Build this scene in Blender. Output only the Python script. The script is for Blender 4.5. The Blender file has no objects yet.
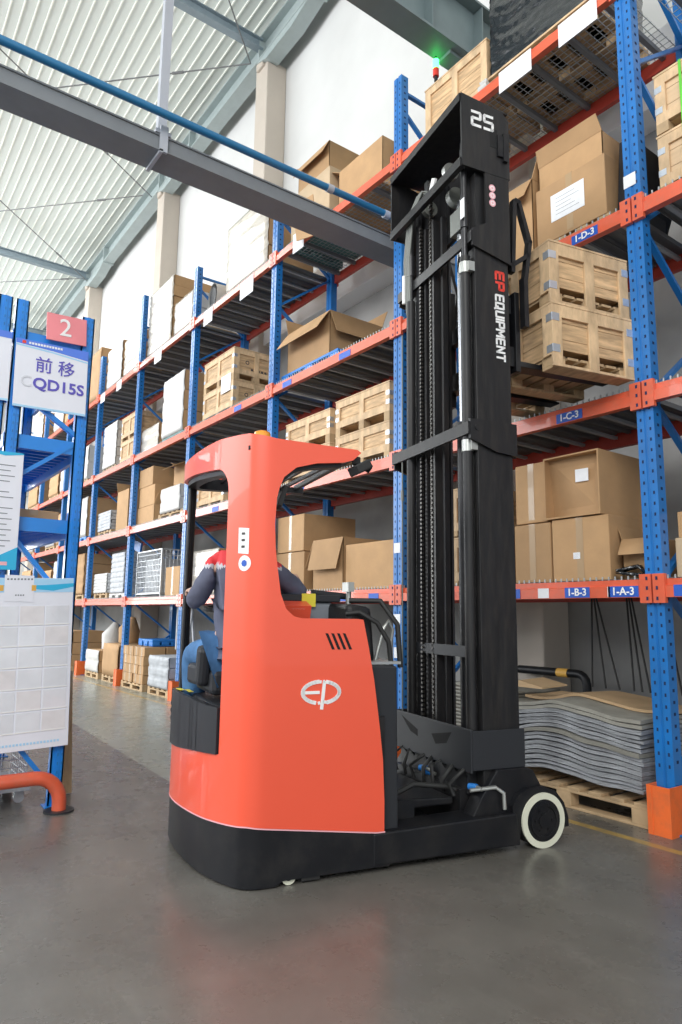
import bpy, bmesh, math, random
from mathutils import Vector, Matrix, Quaternion
random.seed(7)
PI = math.pi
SC = bpy.context.scene
COL = SC.collection

# ------------------------------------------------------------------ materials
def mat(name, color, rough=.6, metal=0., var=.0, vscale=6., bump=0., bscale=40., coord='Object', objvar=0., stretch=(1, 1, 1),
        spec=.5, dirt=None, dirt_scale=3., dirt_amt=.4, coat=0., detail=6.):
    m = bpy.data.materials.new(name); m.use_nodes = True
    nt = m.node_tree; N = nt.nodes; L = nt.links
    b = N['Principled BSDF']
    b.inputs['Roughness'].default_value = rough; b.inputs['Metallic'].default_value = metal
    b.inputs['Specular IOR Level'].default_value = spec
    b.inputs['Coat Weight'].default_value = coat
    tc = N.new('ShaderNodeTexCoord'); mp = N.new('ShaderNodeMapping'); mp.inputs['Scale'].default_value = stretch
    L.new(tc.outputs[coord], mp.inputs['Vector'])
    col = None
    base = N.new('ShaderNodeRGB'); base.outputs[0].default_value = (*color, 1); col = base.outputs[0]
    if var > 0:
        n = N.new('ShaderNodeTexNoise'); n.inputs['Scale'].default_value = vscale; n.inputs['Detail'].default_value = detail
        L.new(mp.outputs[0], n.inputs['Vector'])
        mr = N.new('ShaderNodeMapRange'); mr.inputs[1].default_value = .3; mr.inputs[2].default_value = .7
        mr.inputs[3].default_value = 1 - var; mr.inputs[4].default_value = 1 + var
        L.new(n.outputs[0], mr.inputs[0])
        h = N.new('ShaderNodeHueSaturation'); L.new(mr.outputs[0], h.inputs['Value']); L.new(col, h.inputs['Color']); col = h.outputs[0]
    if objvar > 0:
        oi = N.new('ShaderNodeObjectInfo'); mr = N.new('ShaderNodeMapRange')
        mr.inputs[3].default_value = 1 - objvar; mr.inputs[4].default_value = 1 + objvar
        L.new(oi.outputs['Random'], mr.inputs[0])
        h = N.new('ShaderNodeHueSaturation'); L.new(mr.outputs[0], h.inputs['Value']); L.new(col, h.inputs['Color']); col = h.outputs[0]
    if dirt:
        n = N.new('ShaderNodeTexNoise'); n.inputs['Scale'].default_value = dirt_scale; n.inputs['Detail'].default_value = 9
        n.inputs['Roughness'].default_value = .65
        L.new(mp.outputs[0], n.inputs['Vector'])
        mr = N.new('ShaderNodeMapRange'); mr.inputs[1].default_value = .45; mr.inputs[2].default_value = .75; mr.inputs[4].default_value = dirt_amt
        L.new(n.outputs[0], mr.inputs[0])
        mx = N.new('ShaderNodeMix'); mx.data_type = 'RGBA'; mx.inputs[7].default_value = (*dirt, 1)
        L.new(mr.outputs[0], mx.inputs[0]); L.new(col, mx.inputs[6]); col = mx.outputs[2]
    L.new(col, b.inputs['Base Color'])
    if bump > 0:
        n = N.new('ShaderNodeTexNoise'); n.inputs['Scale'].default_value = bscale; n.inputs['Detail'].default_value = 5
        L.new(mp.outputs[0], n.inputs['Vector'])
        bp = N.new('ShaderNodeBump'); bp.inputs['Strength'].default_value = bump; bp.inputs['Distance'].default_value = .02
        L.new(n.outputs[0], bp.inputs['Height']); L.new(bp.outputs[0], b.inputs['Normal'])
    return m

def emis(name, color, s):
    m = bpy.data.materials.new(name); m.use_nodes = True
    b = m.node_tree.nodes['Principled BSDF']; b.inputs['Base Color'].default_value = (*color, 1)
    b.inputs['Emission Color'].default_value = (*color, 1); b.inputs['Emission Strength'].default_value = s
    return m

M = {}
M['card'] = mat('cardboard', (.47, .285, .140), .8, var=.10, vscale=3, objvar=.14, dirt=(.30, .19, .10), dirt_scale=2.2, dirt_amt=.35, bump=.15, bscale=12)
M['card_in'] = mat('cardboard_inside', (.36, .235, .13), .85, var=.08)
M['card_pale'] = mat('cardboard_pale', (.56, .42, .27), .8, var=.08, vscale=4, objvar=.08, bump=.15, bscale=10)
M['tape'] = mat('packing_tape', (.42, .28, .15), .3, coat=.4)
M['paper'] = mat('white_paper', (.80, .81, .84), .6, var=.04, vscale=20)
M['ink'] = mat('dark_ink', (.07, .06, .06), .7)
M['wood'] = mat('crate_wood', (.60, .40, .22), .7, var=.28, vscale=5, stretch=(1, 1, 7), objvar=.12, dirt=(.26, .17, .10), dirt_scale=4, dirt_amt=.6, bump=.2, bscale=30)
M['wood_h'] = mat('crate_batten_wood', (.64, .45, .265), .7, var=.25, vscale=6, stretch=(2, 2, .8), objvar=.10, dirt=(.30, .21, .14), dirt_scale=5, dirt_amt=.55, bump=.2, bscale=30)
M['ply'] = mat('plywood', (.62, .44, .27), .65, var=.12, vscale=3, stretch=(1, 1, 5), objvar=.08)
M['pal'] = mat('pallet_wood', (.50, .35, .20), .8, var=.2, vscale=6, stretch=(1, 4, 1), objvar=.15, dirt=(.2, .14, .09), dirt_scale=5, dirt_amt=.5)
M['zinc'] = mat('zinc_bracket', (.62, .66, .72), .35, metal=.7)
M['blue'] = mat('rack_blue', (.010, .165, .50), .38, var=.10, vscale=4, dirt=(.05, .12, .3), dirt_scale=9, dirt_amt=.25, coat=.25)
M['bright_blue'] = mat('bright_rack_blue', (.010, .23, .72), .35, var=.08, vscale=4, coat=.3)
M['hole'] = mat('punched_hole', (.004, .02, .08), .8)
M['pit'] = mat('dark_opening', (.006, .006, .007), .8)
M['orange'] = mat('beam_orange', (.72, .12, .055), .34, coat=.3, var=.08, vscale=8, dirt=(.45, .16, .10), dirt_scale=14, dirt_amt=.4)
M['redbeam'] = mat('beam_dark_red', (.46, .05, .03), .5, var=.1)
M['prot'] = mat('protector_orange', (.83, .15, .03), .5, var=.06, dirt=(.35, .12, .06), dirt_scale=14, dirt_amt=.35)
M['galv'] = mat('galvanised_steel', (.42, .44, .45), .45, metal=.35, var=.05, vscale=2)
M['galv_dk'] = mat('deck_channel', (.19, .195, .20), .5, metal=.3, var=.04, vscale=2)
M['labelblue'] = mat('label_blue', (.015, .10, .50), .5)
M['white'] = mat('white_paint', (.85, .85, .85), .5)
M['whiteletter'] = mat('white_lettering', (.88, .88, .88), .5)
M['truckred'] = mat('truck_red', (.88, .105, .050), .36, var=.02, vscale=2, coat=.3)
M['redletter'] = mat('red_lettering', (.8, .06, .04), .45)
M['black'] = mat('truck_black', (.008, .0085, .011), .42, spec=.35, var=.15, vscale=5, bump=.06, bscale=200, dirt=(.05, .045, .04), dirt_scale=6, dirt_amt=.35)
M['mastblack'] = mat('mast_black', (.013, .013, .0145), .45, spec=.35, var=.2, vscale=5, stretch=(3, 3, .5), dirt=(.07, .06, .05), dirt_scale=7, dirt_amt=.3)
M['grease'] = mat('greased_rail', (.035, .035, .038), .3, metal=.4, var=.3, vscale=8, stretch=(6, 6, .3))
M['dkgrey'] = mat('dark_grey_plastic', (.026, .028, .033), .5, spec=.35)
M['grey'] = mat('mid_grey_plastic', (.22, .24, .27), .5)
M['chrome'] = mat('chrome', (.30, .31, .33), .22, metal=1.)
M['silver'] = mat('silver_clamp', (.42, .43, .41), .35, metal=.6)
M['chain'] = mat('oily_chain', (.06, .055, .05), .35, metal=.6)
M['hose'] = mat('hose_grey', (.17, .18, .165), .4)
M['rubber'] = mat('black_rubber', (.02, .02, .02), .6)
M['cream'] = mat('cream_tyre', (.72, .72, .58), .5, var=.06, vscale=9)
M['yellow'] = mat('sticker_yellow', (.80, .68, .05), .5)
M['amber'] = mat('amber_lens', (.85, .32, .03), .25, coat=.5)
M['pink'] = mat('pink_sticker_highlight', (.85, .45, .50), .5)
M['bluefit'] = mat('blue_fitting', (.03, .22, .65), .4)
M['tie'] = mat('steel_bluegrey', (.24, .30, .34), .5, var=.06)
M['ibeam'] = mat('steel_grey', (.22, .235, .25), .5, var=.06, vscale=3, dirt=(.14, .14, .15), dirt_scale=4, dirt_amt=.3)
M['bigbeam'] = mat('steel_green_grey', (.17, .22, .23), .5, var=.06)
M['eave'] = mat('steel_pale_green', (.36, .42, .42), .5, var=.05)
M['pipe'] = mat('pipe_blue', (.02, .17, .36), .3, coat=.3)
M['hanger'] = mat('hanger_grey', (.45, .47, .52), .5)
M['concol'] = mat('column_concrete', (.53, .47, .405), .85, var=.04, vscale=2, bump=.1, bscale=8)
M['film'] = mat('stretch_film', (.52, .47, .395), .3, var=.22, vscale=3, stretch=(1, 1, 6), bump=.5, bscale=9, coat=.6, objvar=.06)
M['blackfilm'] = mat('black_stretch_film', (.012, .015, .019), .16, bump=1., bscale=5, stretch=(1, 1, 3.2), coat=1.)
M['sheet'] = mat('foam_sheet', (.27, .28, .30), .5, var=.35, vscale=9, stretch=(.6, .6, 4), bump=.7, bscale=30, objvar=.22, coat=.3)
M['kraft'] = mat('kraft_sheet', (.50, .34, .19), .75, var=.12, vscale=4)
M['dullsheet'] = mat('dull_sheet', (.24, .23, .20), .6, var=.2, vscale=6, objvar=.15)
M['bluepal'] = mat('blue_plastic', (.02, .20, .62), .45)
M['tealpal'] = mat('teal_plastic', (.10, .23, .22), .55)
M['whitebag'] = mat('white_bag', (.58, .57, .55), .5, var=.06, bump=.6, bscale=6)
M['greystuff'] = mat('grey_bundle', (.42, .44, .47), .5, var=.2, vscale=8, bump=.4, bscale=15)
M['mesh'] = mat('basket_wire', (.52, .54, .56), .4, metal=.5)
M['signwhite'] = mat('sign_white', (.80, .82, .90), .4, var=.02)
M['signblue'] = mat('sign_blue', (.10, .22, .78), .45)
M['signlight'] = mat('sign_light_blue', (.40, .68, .92), .45)
M['signteal'] = mat('sign_cyan', (.03, .45, .75), .45)
M['signpink'] = mat('sign_pink', (.86, .27, .30), .45, var=.10, vscale=2.5)
M['letterpurple'] = mat('letter_violet', (.12, .10, .50), .5)
M['letterpale'] = mat('letter_worn', (.66, .68, .74), .5)
M['pocket'] = mat('clear_pocket', (.74, .76, .81), .2, var=.05, vscale=6, coat=.6, bump=.2, bscale=8, objvar=.05)
M['form'] = mat('form_paper', (.76, .74, .76), .6, var=.06, vscale=14)
M['gold'] = mat('sign_orange', (.75, .42, .08), .5)
M['skin'] = mat('skin', (.62, .40, .30), .5)
M['hair'] = mat('hair', (.02, .017, .015), .6)
M['jacket'] = mat('work_jacket', (.115, .125, .185), .8, var=.15, vscale=7, bump=.35, bscale=14)
M['jacketred'] = mat('jacket_red', (.70, .05, .06), .75, var=.06, bump=.3, bscale=14)
M['piping'] = mat('reflective_piping', (.55, .57, .62), .5)
M['jeans'] = mat('denim', (.07, .19, .40), .8, var=.22, vscale=9, bump=.3, bscale=25)
M['shoe'] = mat('shoe_black', (.02, .02, .02), .5)
M['roof'] = mat('roof_sheet', (.78, .83, .79), .5, var=.04, vscale=.35)
M['roofrib'] = mat('roof_rib', (.93, .94, .86), .5)

# ------------------------------------------------------------------ mesh builder
class MB:
    def __init__(s): s.v = []; s.f = []; s.m = []; s.sm = []
    def add(s, vs, fs, mi=0, smooth=False):
        n = len(s.v); s.v += [tuple(v) for v in vs]
        for f in fs: s.f.append([i + n for i in f]); s.m.append(mi); s.sm.append(smooth)
        return s
    def hexa(s, p, mi=0):      # 8 pts: bottom 4 ccw, top 4 ccw
        return s.add(p, [(3, 2, 1, 0), (4, 5, 6, 7), (0, 1, 5, 4), (1, 2, 6, 5), (2, 3, 7, 6), (3, 0, 4, 7)], mi)
    def box(s, x0, x1, y0, y1, z0, z1, mi=0):
        if x0 > x1: x0, x1 = x1, x0
        if y0 > y1: y0, y1 = y1, y0
        if z0 > z1: z0, z1 = z1, z0
        return s.hexa([(x0, y0, z0), (x1, y0, z0), (x1, y1, z0), (x0, y1, z0), (x0, y0, z1), (x1, y0, z1), (x1, y1, z1), (x0, y1, z1)], mi)
    def obox(s, c, size, rot, mi=0):   # rot: Matrix 3x3
        c = Vector(c); hx, hy, hz = [a / 2 for a in size]; P = []
        for z in (-hz, hz):
            for x, y in ((-hx, -hy), (hx, -hy), (hx, hy), (-hx, hy)): P.append(c + rot @ Vector((x, y, z)))
        return s.hexa(P, mi)
    def bar(s, a, b, w, h, mi=0, up=(0, 0, 1)):  # rectangular bar between two points
        a = Vector(a); b = Vector(b); d = (b - a).normalized(); u = Vector(up)
        if abs(d.dot(u)) > .98: u = Vector((0, 1, 0))
        x = d.cross(u).normalized(); z = x.cross(d).normalized(); P = []
        for q in (a, b):
            for i, j in ((-1, -1), (1, -1), (1, 1), (-1, 1)): P.append(q + x * i * w / 2 + z * j * h / 2)
        return s.add(P, [(3, 2, 1, 0), (4, 5, 6, 7), (0, 1, 5, 4), (1, 2, 6, 5), (2, 3, 7, 6), (3, 0, 4, 7)], mi)
    def tube(s, pts, r, n=10, mi=0, cap=True):
        pts = [Vector(p) for p in pts]; rs = r if isinstance(r, (list, tuple)) else [r] * len(pts)
        V = []; F = []; prev = None
        for i, p in enumerate(pts):
            d = (pts[min(i + 1, len(pts) - 1)] - pts[max(i - 1, 0)])
            d = d.normalized() if d.length > 1e-9 else Vector((0, 0, 1))
            if prev is None:
                u = Vector((0, 0, 1)) if abs(d.z) < .9 else Vector((1, 0, 0)); x = d.cross(u).normalized()
            else:
                x = (prev - d * prev.dot(d)).normalized()
            prev = x; y = d.cross(x).normalized()
            for k in range(n):
                a = 2 * PI * k / n; V.append(p + (x * math.cos(a) + y * math.sin(a)) * rs[i])
        for i in range(len(pts) - 1):
            for k in range(n):
                k2 = (k + 1) % n; F.append((i * n + k, i * n + k2, (i + 1) * n + k2, (i + 1) * n + k))
        s.add(V, F, mi, True)
        if cap:
            s.add(V[:n], [tuple(range(n))[::-1]], mi); s.add(V[-n:], [tuple(range(n))], mi)
        return s
    def prism(s, poly, fn, d0, d1, mi=0):  # poly 2D (a,b); fn(a,b,d)->3D
        n = len(poly); V = [fn(a, b, d0) for a, b in poly] + [fn(a, b, d1) for a, b in poly]
        F = [tuple(range(n))[::-1], tuple(range(n, 2 * n))] + [(i, (i + 1) % n, n + (i + 1) % n, n + i) for i in range(n)]
        return s.add(V, F, mi)
    def ring(s, c, axis, r0, r1, w, n=32, mi=0):   # annulus of width w
        c = Vector(c); ax = Vector(axis).normalized(); u = Vector((0, 0, 1)) if abs(ax.z) < .9 else Vector((1, 0, 0))
        x = ax.cross(u).normalized(); y = ax.cross(x); V = []
        for o in (-w / 2, w / 2):
            for r in (r0, r1):
                for k in range(n):
                    a = 2 * PI * k / n; V.append(c + ax * o + (x * math.cos(a) + y * math.sin(a)) * r)
        F = []
        for k in range(n):
            j = (k + 1) % n
            F += [(k, j, n + j, n + k), (2 * n + k, 3 * n + k, 3 * n + j, 2 * n + j), (k, 2 * n + k, 2 * n + j, j), (n + k, n + j, 3 * n + j, 3 * n + k)]
        return s.add(V, F, mi, False)
    def build(s, name, mats, parent=None, loc=None, bevel=0, recalc=True, auto=True):
        me = bpy.data.meshes.new(name); me.from_pydata(s.v, [], s.f)
        if not isinstance(mats, (list, tuple)): mats = [mats]
        for m in mats: me.materials.append(M[m] if isinstance(m, str) else m)
        for p, mi, sm in zip(me.polygons, s.m, s.sm): p.material_index = mi; p.use_smooth = sm
        if recalc:
            bm = bmesh.new(); bm.from_mesh(me); bmesh.ops.recalc_face_normals(bm, faces=bm.faces); bm.to_mesh(me); bm.free()
        o = bpy.data.objects.new(name, me); COL.objects.link(o)
        if parent: o.parent = parent
        if loc is not None: o.location = loc
        if bevel:
            b = o.modifiers.new('Bevel', 'BEVEL'); b.width = bevel; b.segments = 2; b.limit_method = 'ANGLE'
        return o

def tag(o, label=None, cat=None, group=None, kind=None):
    if label: o['label'] = label
    if cat: o['category'] = cat
    if group: o['group'] = group
    if kind: o['kind'] = kind
    return o
def empty(name, loc, rz=0, label=None, cat=None, group=None):
    o = bpy.data.objects.new(name, None); COL.objects.link(o); o.location = loc; o.rotation_euler = (0, 0, rz)
    o.empty_display_size = .1
    return tag(o, label, cat, group)
def copy_tree(o, parent=None):
    c = o.copy(); COL.objects.link(c); c.parent = parent
    for ch in list(o.children): copy_tree(ch, c)
    return c
FONTS = {}
def text(name, body, size, m, origin, right, up, parent=None, extrude=.001, align='CENTER', bold=0.0, sx=1.0):
    cu = bpy.data.curves.new(name, 'FONT'); cu.body = body; cu.size = size; cu.extrude = extrude; cu.align_x = align; cu.align_y = 'CENTER'
    cu.offset = bold; cu.resolution_u = 3
    t = bpy.data.objects.new(name, cu); COL.objects.link(t)
    bpy.context.view_layer.update()
    me = bpy.data.meshes.new_from_object(t.evaluated_get(bpy.context.evaluated_depsgraph_get()))
    COL.objects.unlink(t); bpy.data.objects.remove(t)
    r = Vector(right).normalized(); u = Vector(up).normalized(); n = r.cross(u)
    mx = Matrix((r * sx, u, n)).transposed()
    for v in me.vertices: v.co = mx @ v.co + Vector(origin)
    me.materials.clear(); me.materials.append(M[m])
    o = bpy.data.objects.new(name, me); COL.objects.link(o)
    if parent: o.parent = parent
    return o

# ------------------------------------------------------------------ camera (24 mm, pitched up)
cam_d = bpy.data.cameras.new('camera'); cam = bpy.data.objects.new('camera', cam_d); COL.objects.link(cam)
Xc = Vector((.592, .806, .013)); Yc = Vector((-.114, .099, -.989)); Zc = Vector((-.798, .584, .150))   # columns: image right, image down, forward (world)
f = Zc.normalized(); r = (Xc - f * Xc.dot(f)).normalized(); u = r.cross(f)
cam.matrix_world = Matrix(((r.x, u.x, -f.x, 0), (r.y, u.y, -f.y, 0), (r.z, u.z, -f.z, 1.35), (0, 0, 0, 1)))
cam_d.sensor_fit = 'HORIZONTAL'; cam_d.sensor_width = 24; cam_d.lens = 24; cam_d.clip_end = 200
SC.camera = cam

# ------------------------------------------------------------------ setting
def floor_material():
    m = bpy.data.materials.new('polished_concrete'); m.use_nodes = True; nt = m.node_tree; N = nt.nodes; L = nt.links
    b = N['Principled BSDF']; g = N.new('ShaderNodeNewGeometry'); sp = N.new('ShaderNodeSeparateXYZ'); L.new(g.outputs['Position'], sp.inputs[0])
    def noise(sc, det=8, rg=.6, vec=None):
        n = N.new('ShaderNodeTexNoise'); n.inputs['Scale'].default_value = sc; n.inputs['Detail'].default_value = det; n.inputs['Roughness'].default_value = rg
        L.new(vec or g.outputs['Position'], n.inputs['Vector']); return n.outputs[0]
    r1 = N.new('ShaderNodeValToRGB'); e = r1.color_ramp.elements; e[0].position = .3; e[0].color = (.10, .094, .084, 1); e[1].position = .72; e[1].color = (.172, .162, .145, 1)
    L.new(noise(1.3), r1.inputs[0])
    # long drifting scuffs
    mp = N.new('ShaderNodeMapping'); mp.inputs['Scale'].default_value = (.7, 4., 1); mp.inputs['Rotation'].default_value = (0, 0, .35); L.new(g.outputs['Position'], mp.inputs[0])
    r2 = N.new('ShaderNodeMapRange'); r2.inputs[1].default_value = .55; r2.inputs[2].default_value = .75; r2.inputs[4].default_value = .35; L.new(noise(2.2, 9, .7, mp.outputs[0]), r2.inputs[0])
    mx = N.new('ShaderNodeMix'); mx.data_type = 'RGBA'; mx.inputs[7].default_value = (.235, .222, .20, 1); L.new(r2.outputs[0], mx.inputs[0]); L.new(r1.outputs[0], mx.inputs[6])
    # paler green-grey coating of the far aisle: Y > 2.35 and X < -5.4, and its darker strip
    def less(a, v, invert=False):
        q = N.new('ShaderNodeMath'); q.operation = 'GREATER_THAN' if invert else 'LESS_THAN'; L.new(a, q.inputs[0]); q.inputs[1].default_value = v; return q.outputs[0]
    yy = N.new('ShaderNodeMath'); yy.operation = 'MULTIPLY_ADD'; L.new(sp.outputs[0], yy.inputs[0]); yy.inputs[1].default_value = .05; L.new(sp.outputs[1], yy.inputs[2])
    a1 = less(yy.outputs[0], 2.05, True)
    mx2 = N.new('ShaderNodeMix'); mx2.data_type = 'RGBA'; mx2.inputs[7].default_value = (.30, .31, .26, 1)
    q = N.new('ShaderNodeMath'); q.operation = 'MULTIPLY'; L.new(a1, q.inputs[0]); q2 = less(sp.outputs[0], -4.6); L.new(q2, q.inputs[1])
    q3 = N.new('ShaderNodeMath'); q3.operation = 'MULTIPLY'; L.new(q.outputs[0], q3.inputs[0]); q3.inputs[1].default_value = .75
    L.new(q3.outputs[0], mx2.inputs[0]); L.new(mx.outputs[2], mx2.inputs[6])
    # yellow line along the rack
    y1 = less(sp.outputs[1], 4.10, True); y2 = less(sp.outputs[1], 4.165)
    ym = N.new('ShaderNodeMath'); ym.operation = 'MULTIPLY'; L.new(y1, ym.inputs[0]); L.new(y2, ym.inputs[1])
    yn = N.new('ShaderNodeMapRange'); yn.inputs[1].default_value = .35; yn.inputs[2].default_value = .6; yn.inputs[3].default_value = .35; yn.inputs[4].default_value = .8; L.new(noise(9), yn.inputs[0])
    ymm = N.new('ShaderNodeMath'); ymm.operation = 'MULTIPLY'; L.new(ym.outputs[0], ymm.inputs[0]); L.new(yn.outputs[0], ymm.inputs[1])
    mx3 = N.new('ShaderNodeMix'); mx3.data_type = 'RGBA'; mx3.inputs[7].default_value = (.50, .33, .07, 1); L.new(ymm.outputs[0], mx3.inputs[0]); L.new(mx2.outputs[2], mx3.inputs[6])
    L.new(mx3.outputs[2], b.inputs['Base Color'])
    rr = N.new('ShaderNodeMapRange'); rr.inputs[3].default_value = .14; rr.inputs[4].default_value = .42; L.new(noise(3, 8, .7), rr.inputs[0]); L.new(rr.outputs[0], b.inputs['Roughness'])
    bp = N.new('ShaderNodeBump'); bp.inputs['Strength'].default_value = .08; bp.inputs['Distance'].default_value = .01; L.new(noise(25, 6), bp.inputs['Height']); L.new(bp.outputs[0], b.inputs['Normal'])
    return m
def struct(name, o): o.name = name; return tag(o, kind='structure')
b = MB(); b.box(-42, 12, -16, 6.5, -.2, 0); struct('floor', b.build('floor', floor_material()))
def wall_material():
    m = bpy.data.materials.new('plastered_wall'); m.use_nodes = True; nt = m.node_tree; N = nt.nodes; L = nt.links
    b = N['Principled BSDF']; g = N.new('ShaderNodeNewGeometry'); sp = N.new('ShaderNodeSeparateXYZ'); L.new(g.outputs['Position'], sp.inputs[0])
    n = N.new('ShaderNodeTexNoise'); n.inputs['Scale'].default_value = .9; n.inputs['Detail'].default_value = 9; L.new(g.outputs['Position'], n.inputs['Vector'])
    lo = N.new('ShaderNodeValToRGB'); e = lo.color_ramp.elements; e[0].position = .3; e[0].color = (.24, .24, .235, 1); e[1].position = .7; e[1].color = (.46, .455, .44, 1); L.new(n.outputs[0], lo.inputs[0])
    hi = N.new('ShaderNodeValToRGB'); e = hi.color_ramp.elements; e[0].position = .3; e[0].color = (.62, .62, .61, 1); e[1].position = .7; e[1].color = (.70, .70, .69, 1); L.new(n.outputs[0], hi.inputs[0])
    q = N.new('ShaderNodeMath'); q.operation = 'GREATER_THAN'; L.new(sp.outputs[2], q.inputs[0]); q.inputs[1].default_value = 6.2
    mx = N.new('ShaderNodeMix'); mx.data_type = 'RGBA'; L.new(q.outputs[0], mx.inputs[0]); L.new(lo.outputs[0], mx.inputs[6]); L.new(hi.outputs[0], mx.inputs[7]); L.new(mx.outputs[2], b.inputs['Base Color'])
    b.inputs['Roughness'].default_value = .85
    return m
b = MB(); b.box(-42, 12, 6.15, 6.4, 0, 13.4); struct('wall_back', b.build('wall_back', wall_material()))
b = MB(); b.box(-42.2, -42, -16, 6.4, 0, 13.4); struct('wall_left', b.build('wall_left', 'white'))
# roof sheet with ribs along X
b = MB(); b.box(-42, 12, -16, 6.4, 13.05, 13.15)
yy = -15.9
while yy < 6.3:
    b.prism([(yy - .018, 13.05), (yy + .018, 13.05), (yy + .012, 13.03), (yy - .012, 13.03)], lambda a, c, d: (d, a, c), -42, 12, 1); yy += .216
struct('ceiling', b.build('ceiling', ['roof', 'roofrib']))
# ledge beam along the wall, columns, eave beam
b = MB(); b.box(-42, 12, 5.82, 6.15, 6.2, 6.95); struct('trim_1', b.build('trim_1', 'white'))
i = 2
for xc in (-28.2, -22.25, -15.85, -10.65, -4.6, 1.2):
    b = MB(); b.box(xc - .23, xc + .23, 5.72, 6.15, 0, 12.05); b.box(xc - .13, xc + .13, 5.66, 5.76, 11.95, 12.1)
    struct('column', b.build('column', 'concol', bevel=.02))
def ibeam_prism(b, w, h, t, fn, d0, d1, mi=0):  # I section centred at 0 on a, from 0..h on b
    P = [(-w / 2, 0), (w / 2, 0), (w / 2, t), (t / 2, t), (t / 2, h - t), (w / 2, h - t), (w / 2, h), (-w / 2, h), (-w / 2, h - t), (-t / 2, h - t), (-t / 2, t), (-w / 2, t)]
    b.prism(P, fn, d0, d1, mi)
b = MB(); ibeam_prism(b, .30, .5, .03, lambda a, c, d: (d, 5.78 + a, 12.1 + c), -42, 12)
for xc in (-28.2, -22.25, -15.85, -10.65, -4.6):
    b.box(xc - .02, xc + .02, 5.64, 5.92, 12.1, 12.6); b.box(xc + 1.9, xc + 1.94, 5.62, 5.94, 12.05, 12.62)
    b.prism([(xc - .1, 12.1), (xc + 1.9, 12.1), (xc + 1.2, 11.95), (xc + .3, 11.95)], lambda a, c, d: (a, d, c), 5.64, 5.92)
struct('eave_beam', b.build('eave_beam', 'eave'))
for xc, zz in ((-22.25, 12.3), (-10.65, 12.35), (-28.2, 12.3)):
    b = MB(); ibeam_prism(b, .16, .22, .02, lambda a, c, d: (xc + a, d, zz + c), -16, 5.7); struct('tie_beam', b.build('tie_beam', 'tie'))
RODS = [((-11.0, -2.3, 12.25), (-16.4, 5.7, 12.2)), ((-16.5, .3, 12.3), (-10.9, 5.6, 12.2)), ((-21., 1.4, 12.3), (-16.6, 5.5, 12.3)),
        ((-16.7, 0, 12.3), (-22.1, 5.6, 12.2)), ((-24.6, 3.0, 12.3), (-22.2, 5.6, 12.3)), ((-10.9, 5.6, 12.2), (-9.0, 3.4, 12.9))]
for a, c in RODS:
    b = MB(); b.tube([a, c], .014, 6)
    va, vc = Vector(a), Vector(c); mid = va.lerp(vc, .8); d = (vc - va).normalized() * .12
    b.tube([mid - d, mid + d], .028, 6)
    struct('tie_rod', b.build('tie_rod', 'galv_dk'))
# grey crane beam across, its hanger, blue pipe, heavy beam top right
b = MB(); b.box(-5.68, -5.40, -6, 5.7, 5.40, 5.53); b.box(-5.70, -5.385, -6, 5.7, 5.53, 5.545); b.box(-5.70, -5.385, -6, 5.7, 5.39, 5.402)
struct('grey_beam', b.build('grey_beam', 'ibeam'))
b = MB(); b.box(-5.47, -5.41, 1.89, 1.97, 5.54, 13.0); b.box(-5.50, -5.37, 1.86, 2.0, 5.546, 5.58); b.box(-5.385, -5.36, 1.90, 1.97, 5.37, 5.62); b.box(-5.70, -5.36, 1.90, 1.93, 5.36, 5.388)
struct('beam_hanger', b.build('beam_hanger', 'hanger'))
b = MB(); b.tube([(-5.235, -6, 5.57), (-5.235, 5.6, 5.66)], .036, 12)
for y in (3.6, 4.35): b.tube([(-5.235, y, 5.645), (-5.235, y + .07, 5.646)], .044, 12, 1)
struct('water_pipe', b.build('water_pipe', ['pipe', 'hanger']))
b = MB(); ibeam_prism(b, .30, .78, .03, lambda a, c, d: (-4.86 + a, d, 7.66 + c), -6, 5.75)
for y in (1.2, 2.4, 3.6, 4.6, 5.4): b.box(-5.0, -4.72, y, y + .015, 7.68, 8.42)
b.box(-5.0, -4.80, 4.95, 5.45, 7.62, 7.67)
struct('runway_beam', b.build('runway_beam', 'bigbeam'))
b = MB(); b.tube([(-5.0, 4.4, 8.3), (-3.4, 4.9, 8.55)], .03, 8); struct('bracing_strut', b.build('bracing_strut', 'tie'))
# signal lamp under the heavy beam
L_ = empty('signal_lamp', (-4.98, 4.9, 7.35), 0, 'small signal lamp glowing green above red, hanging under the dark green-grey roof beam', 'lamp')
b = MB(); b.tube([(0, 0, .06), (0, 0, .16)], .035, 12); b.build('red_section', 'redletter', L_)
b = MB(); b.tube([(0, 0, .16), (0, 0, .27)], .035, 12); b.build('green_lens', emis('green_light', (.05, 1., .15), 9), L_)
b = MB(); b.tube([(0, 0, 0), (0, 0, .06)], .02, 8); b.tube([(0, 0, .27), (0, 0, .31)], .015, 8); b.build('bracket', 'dkgrey', L_)

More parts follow.
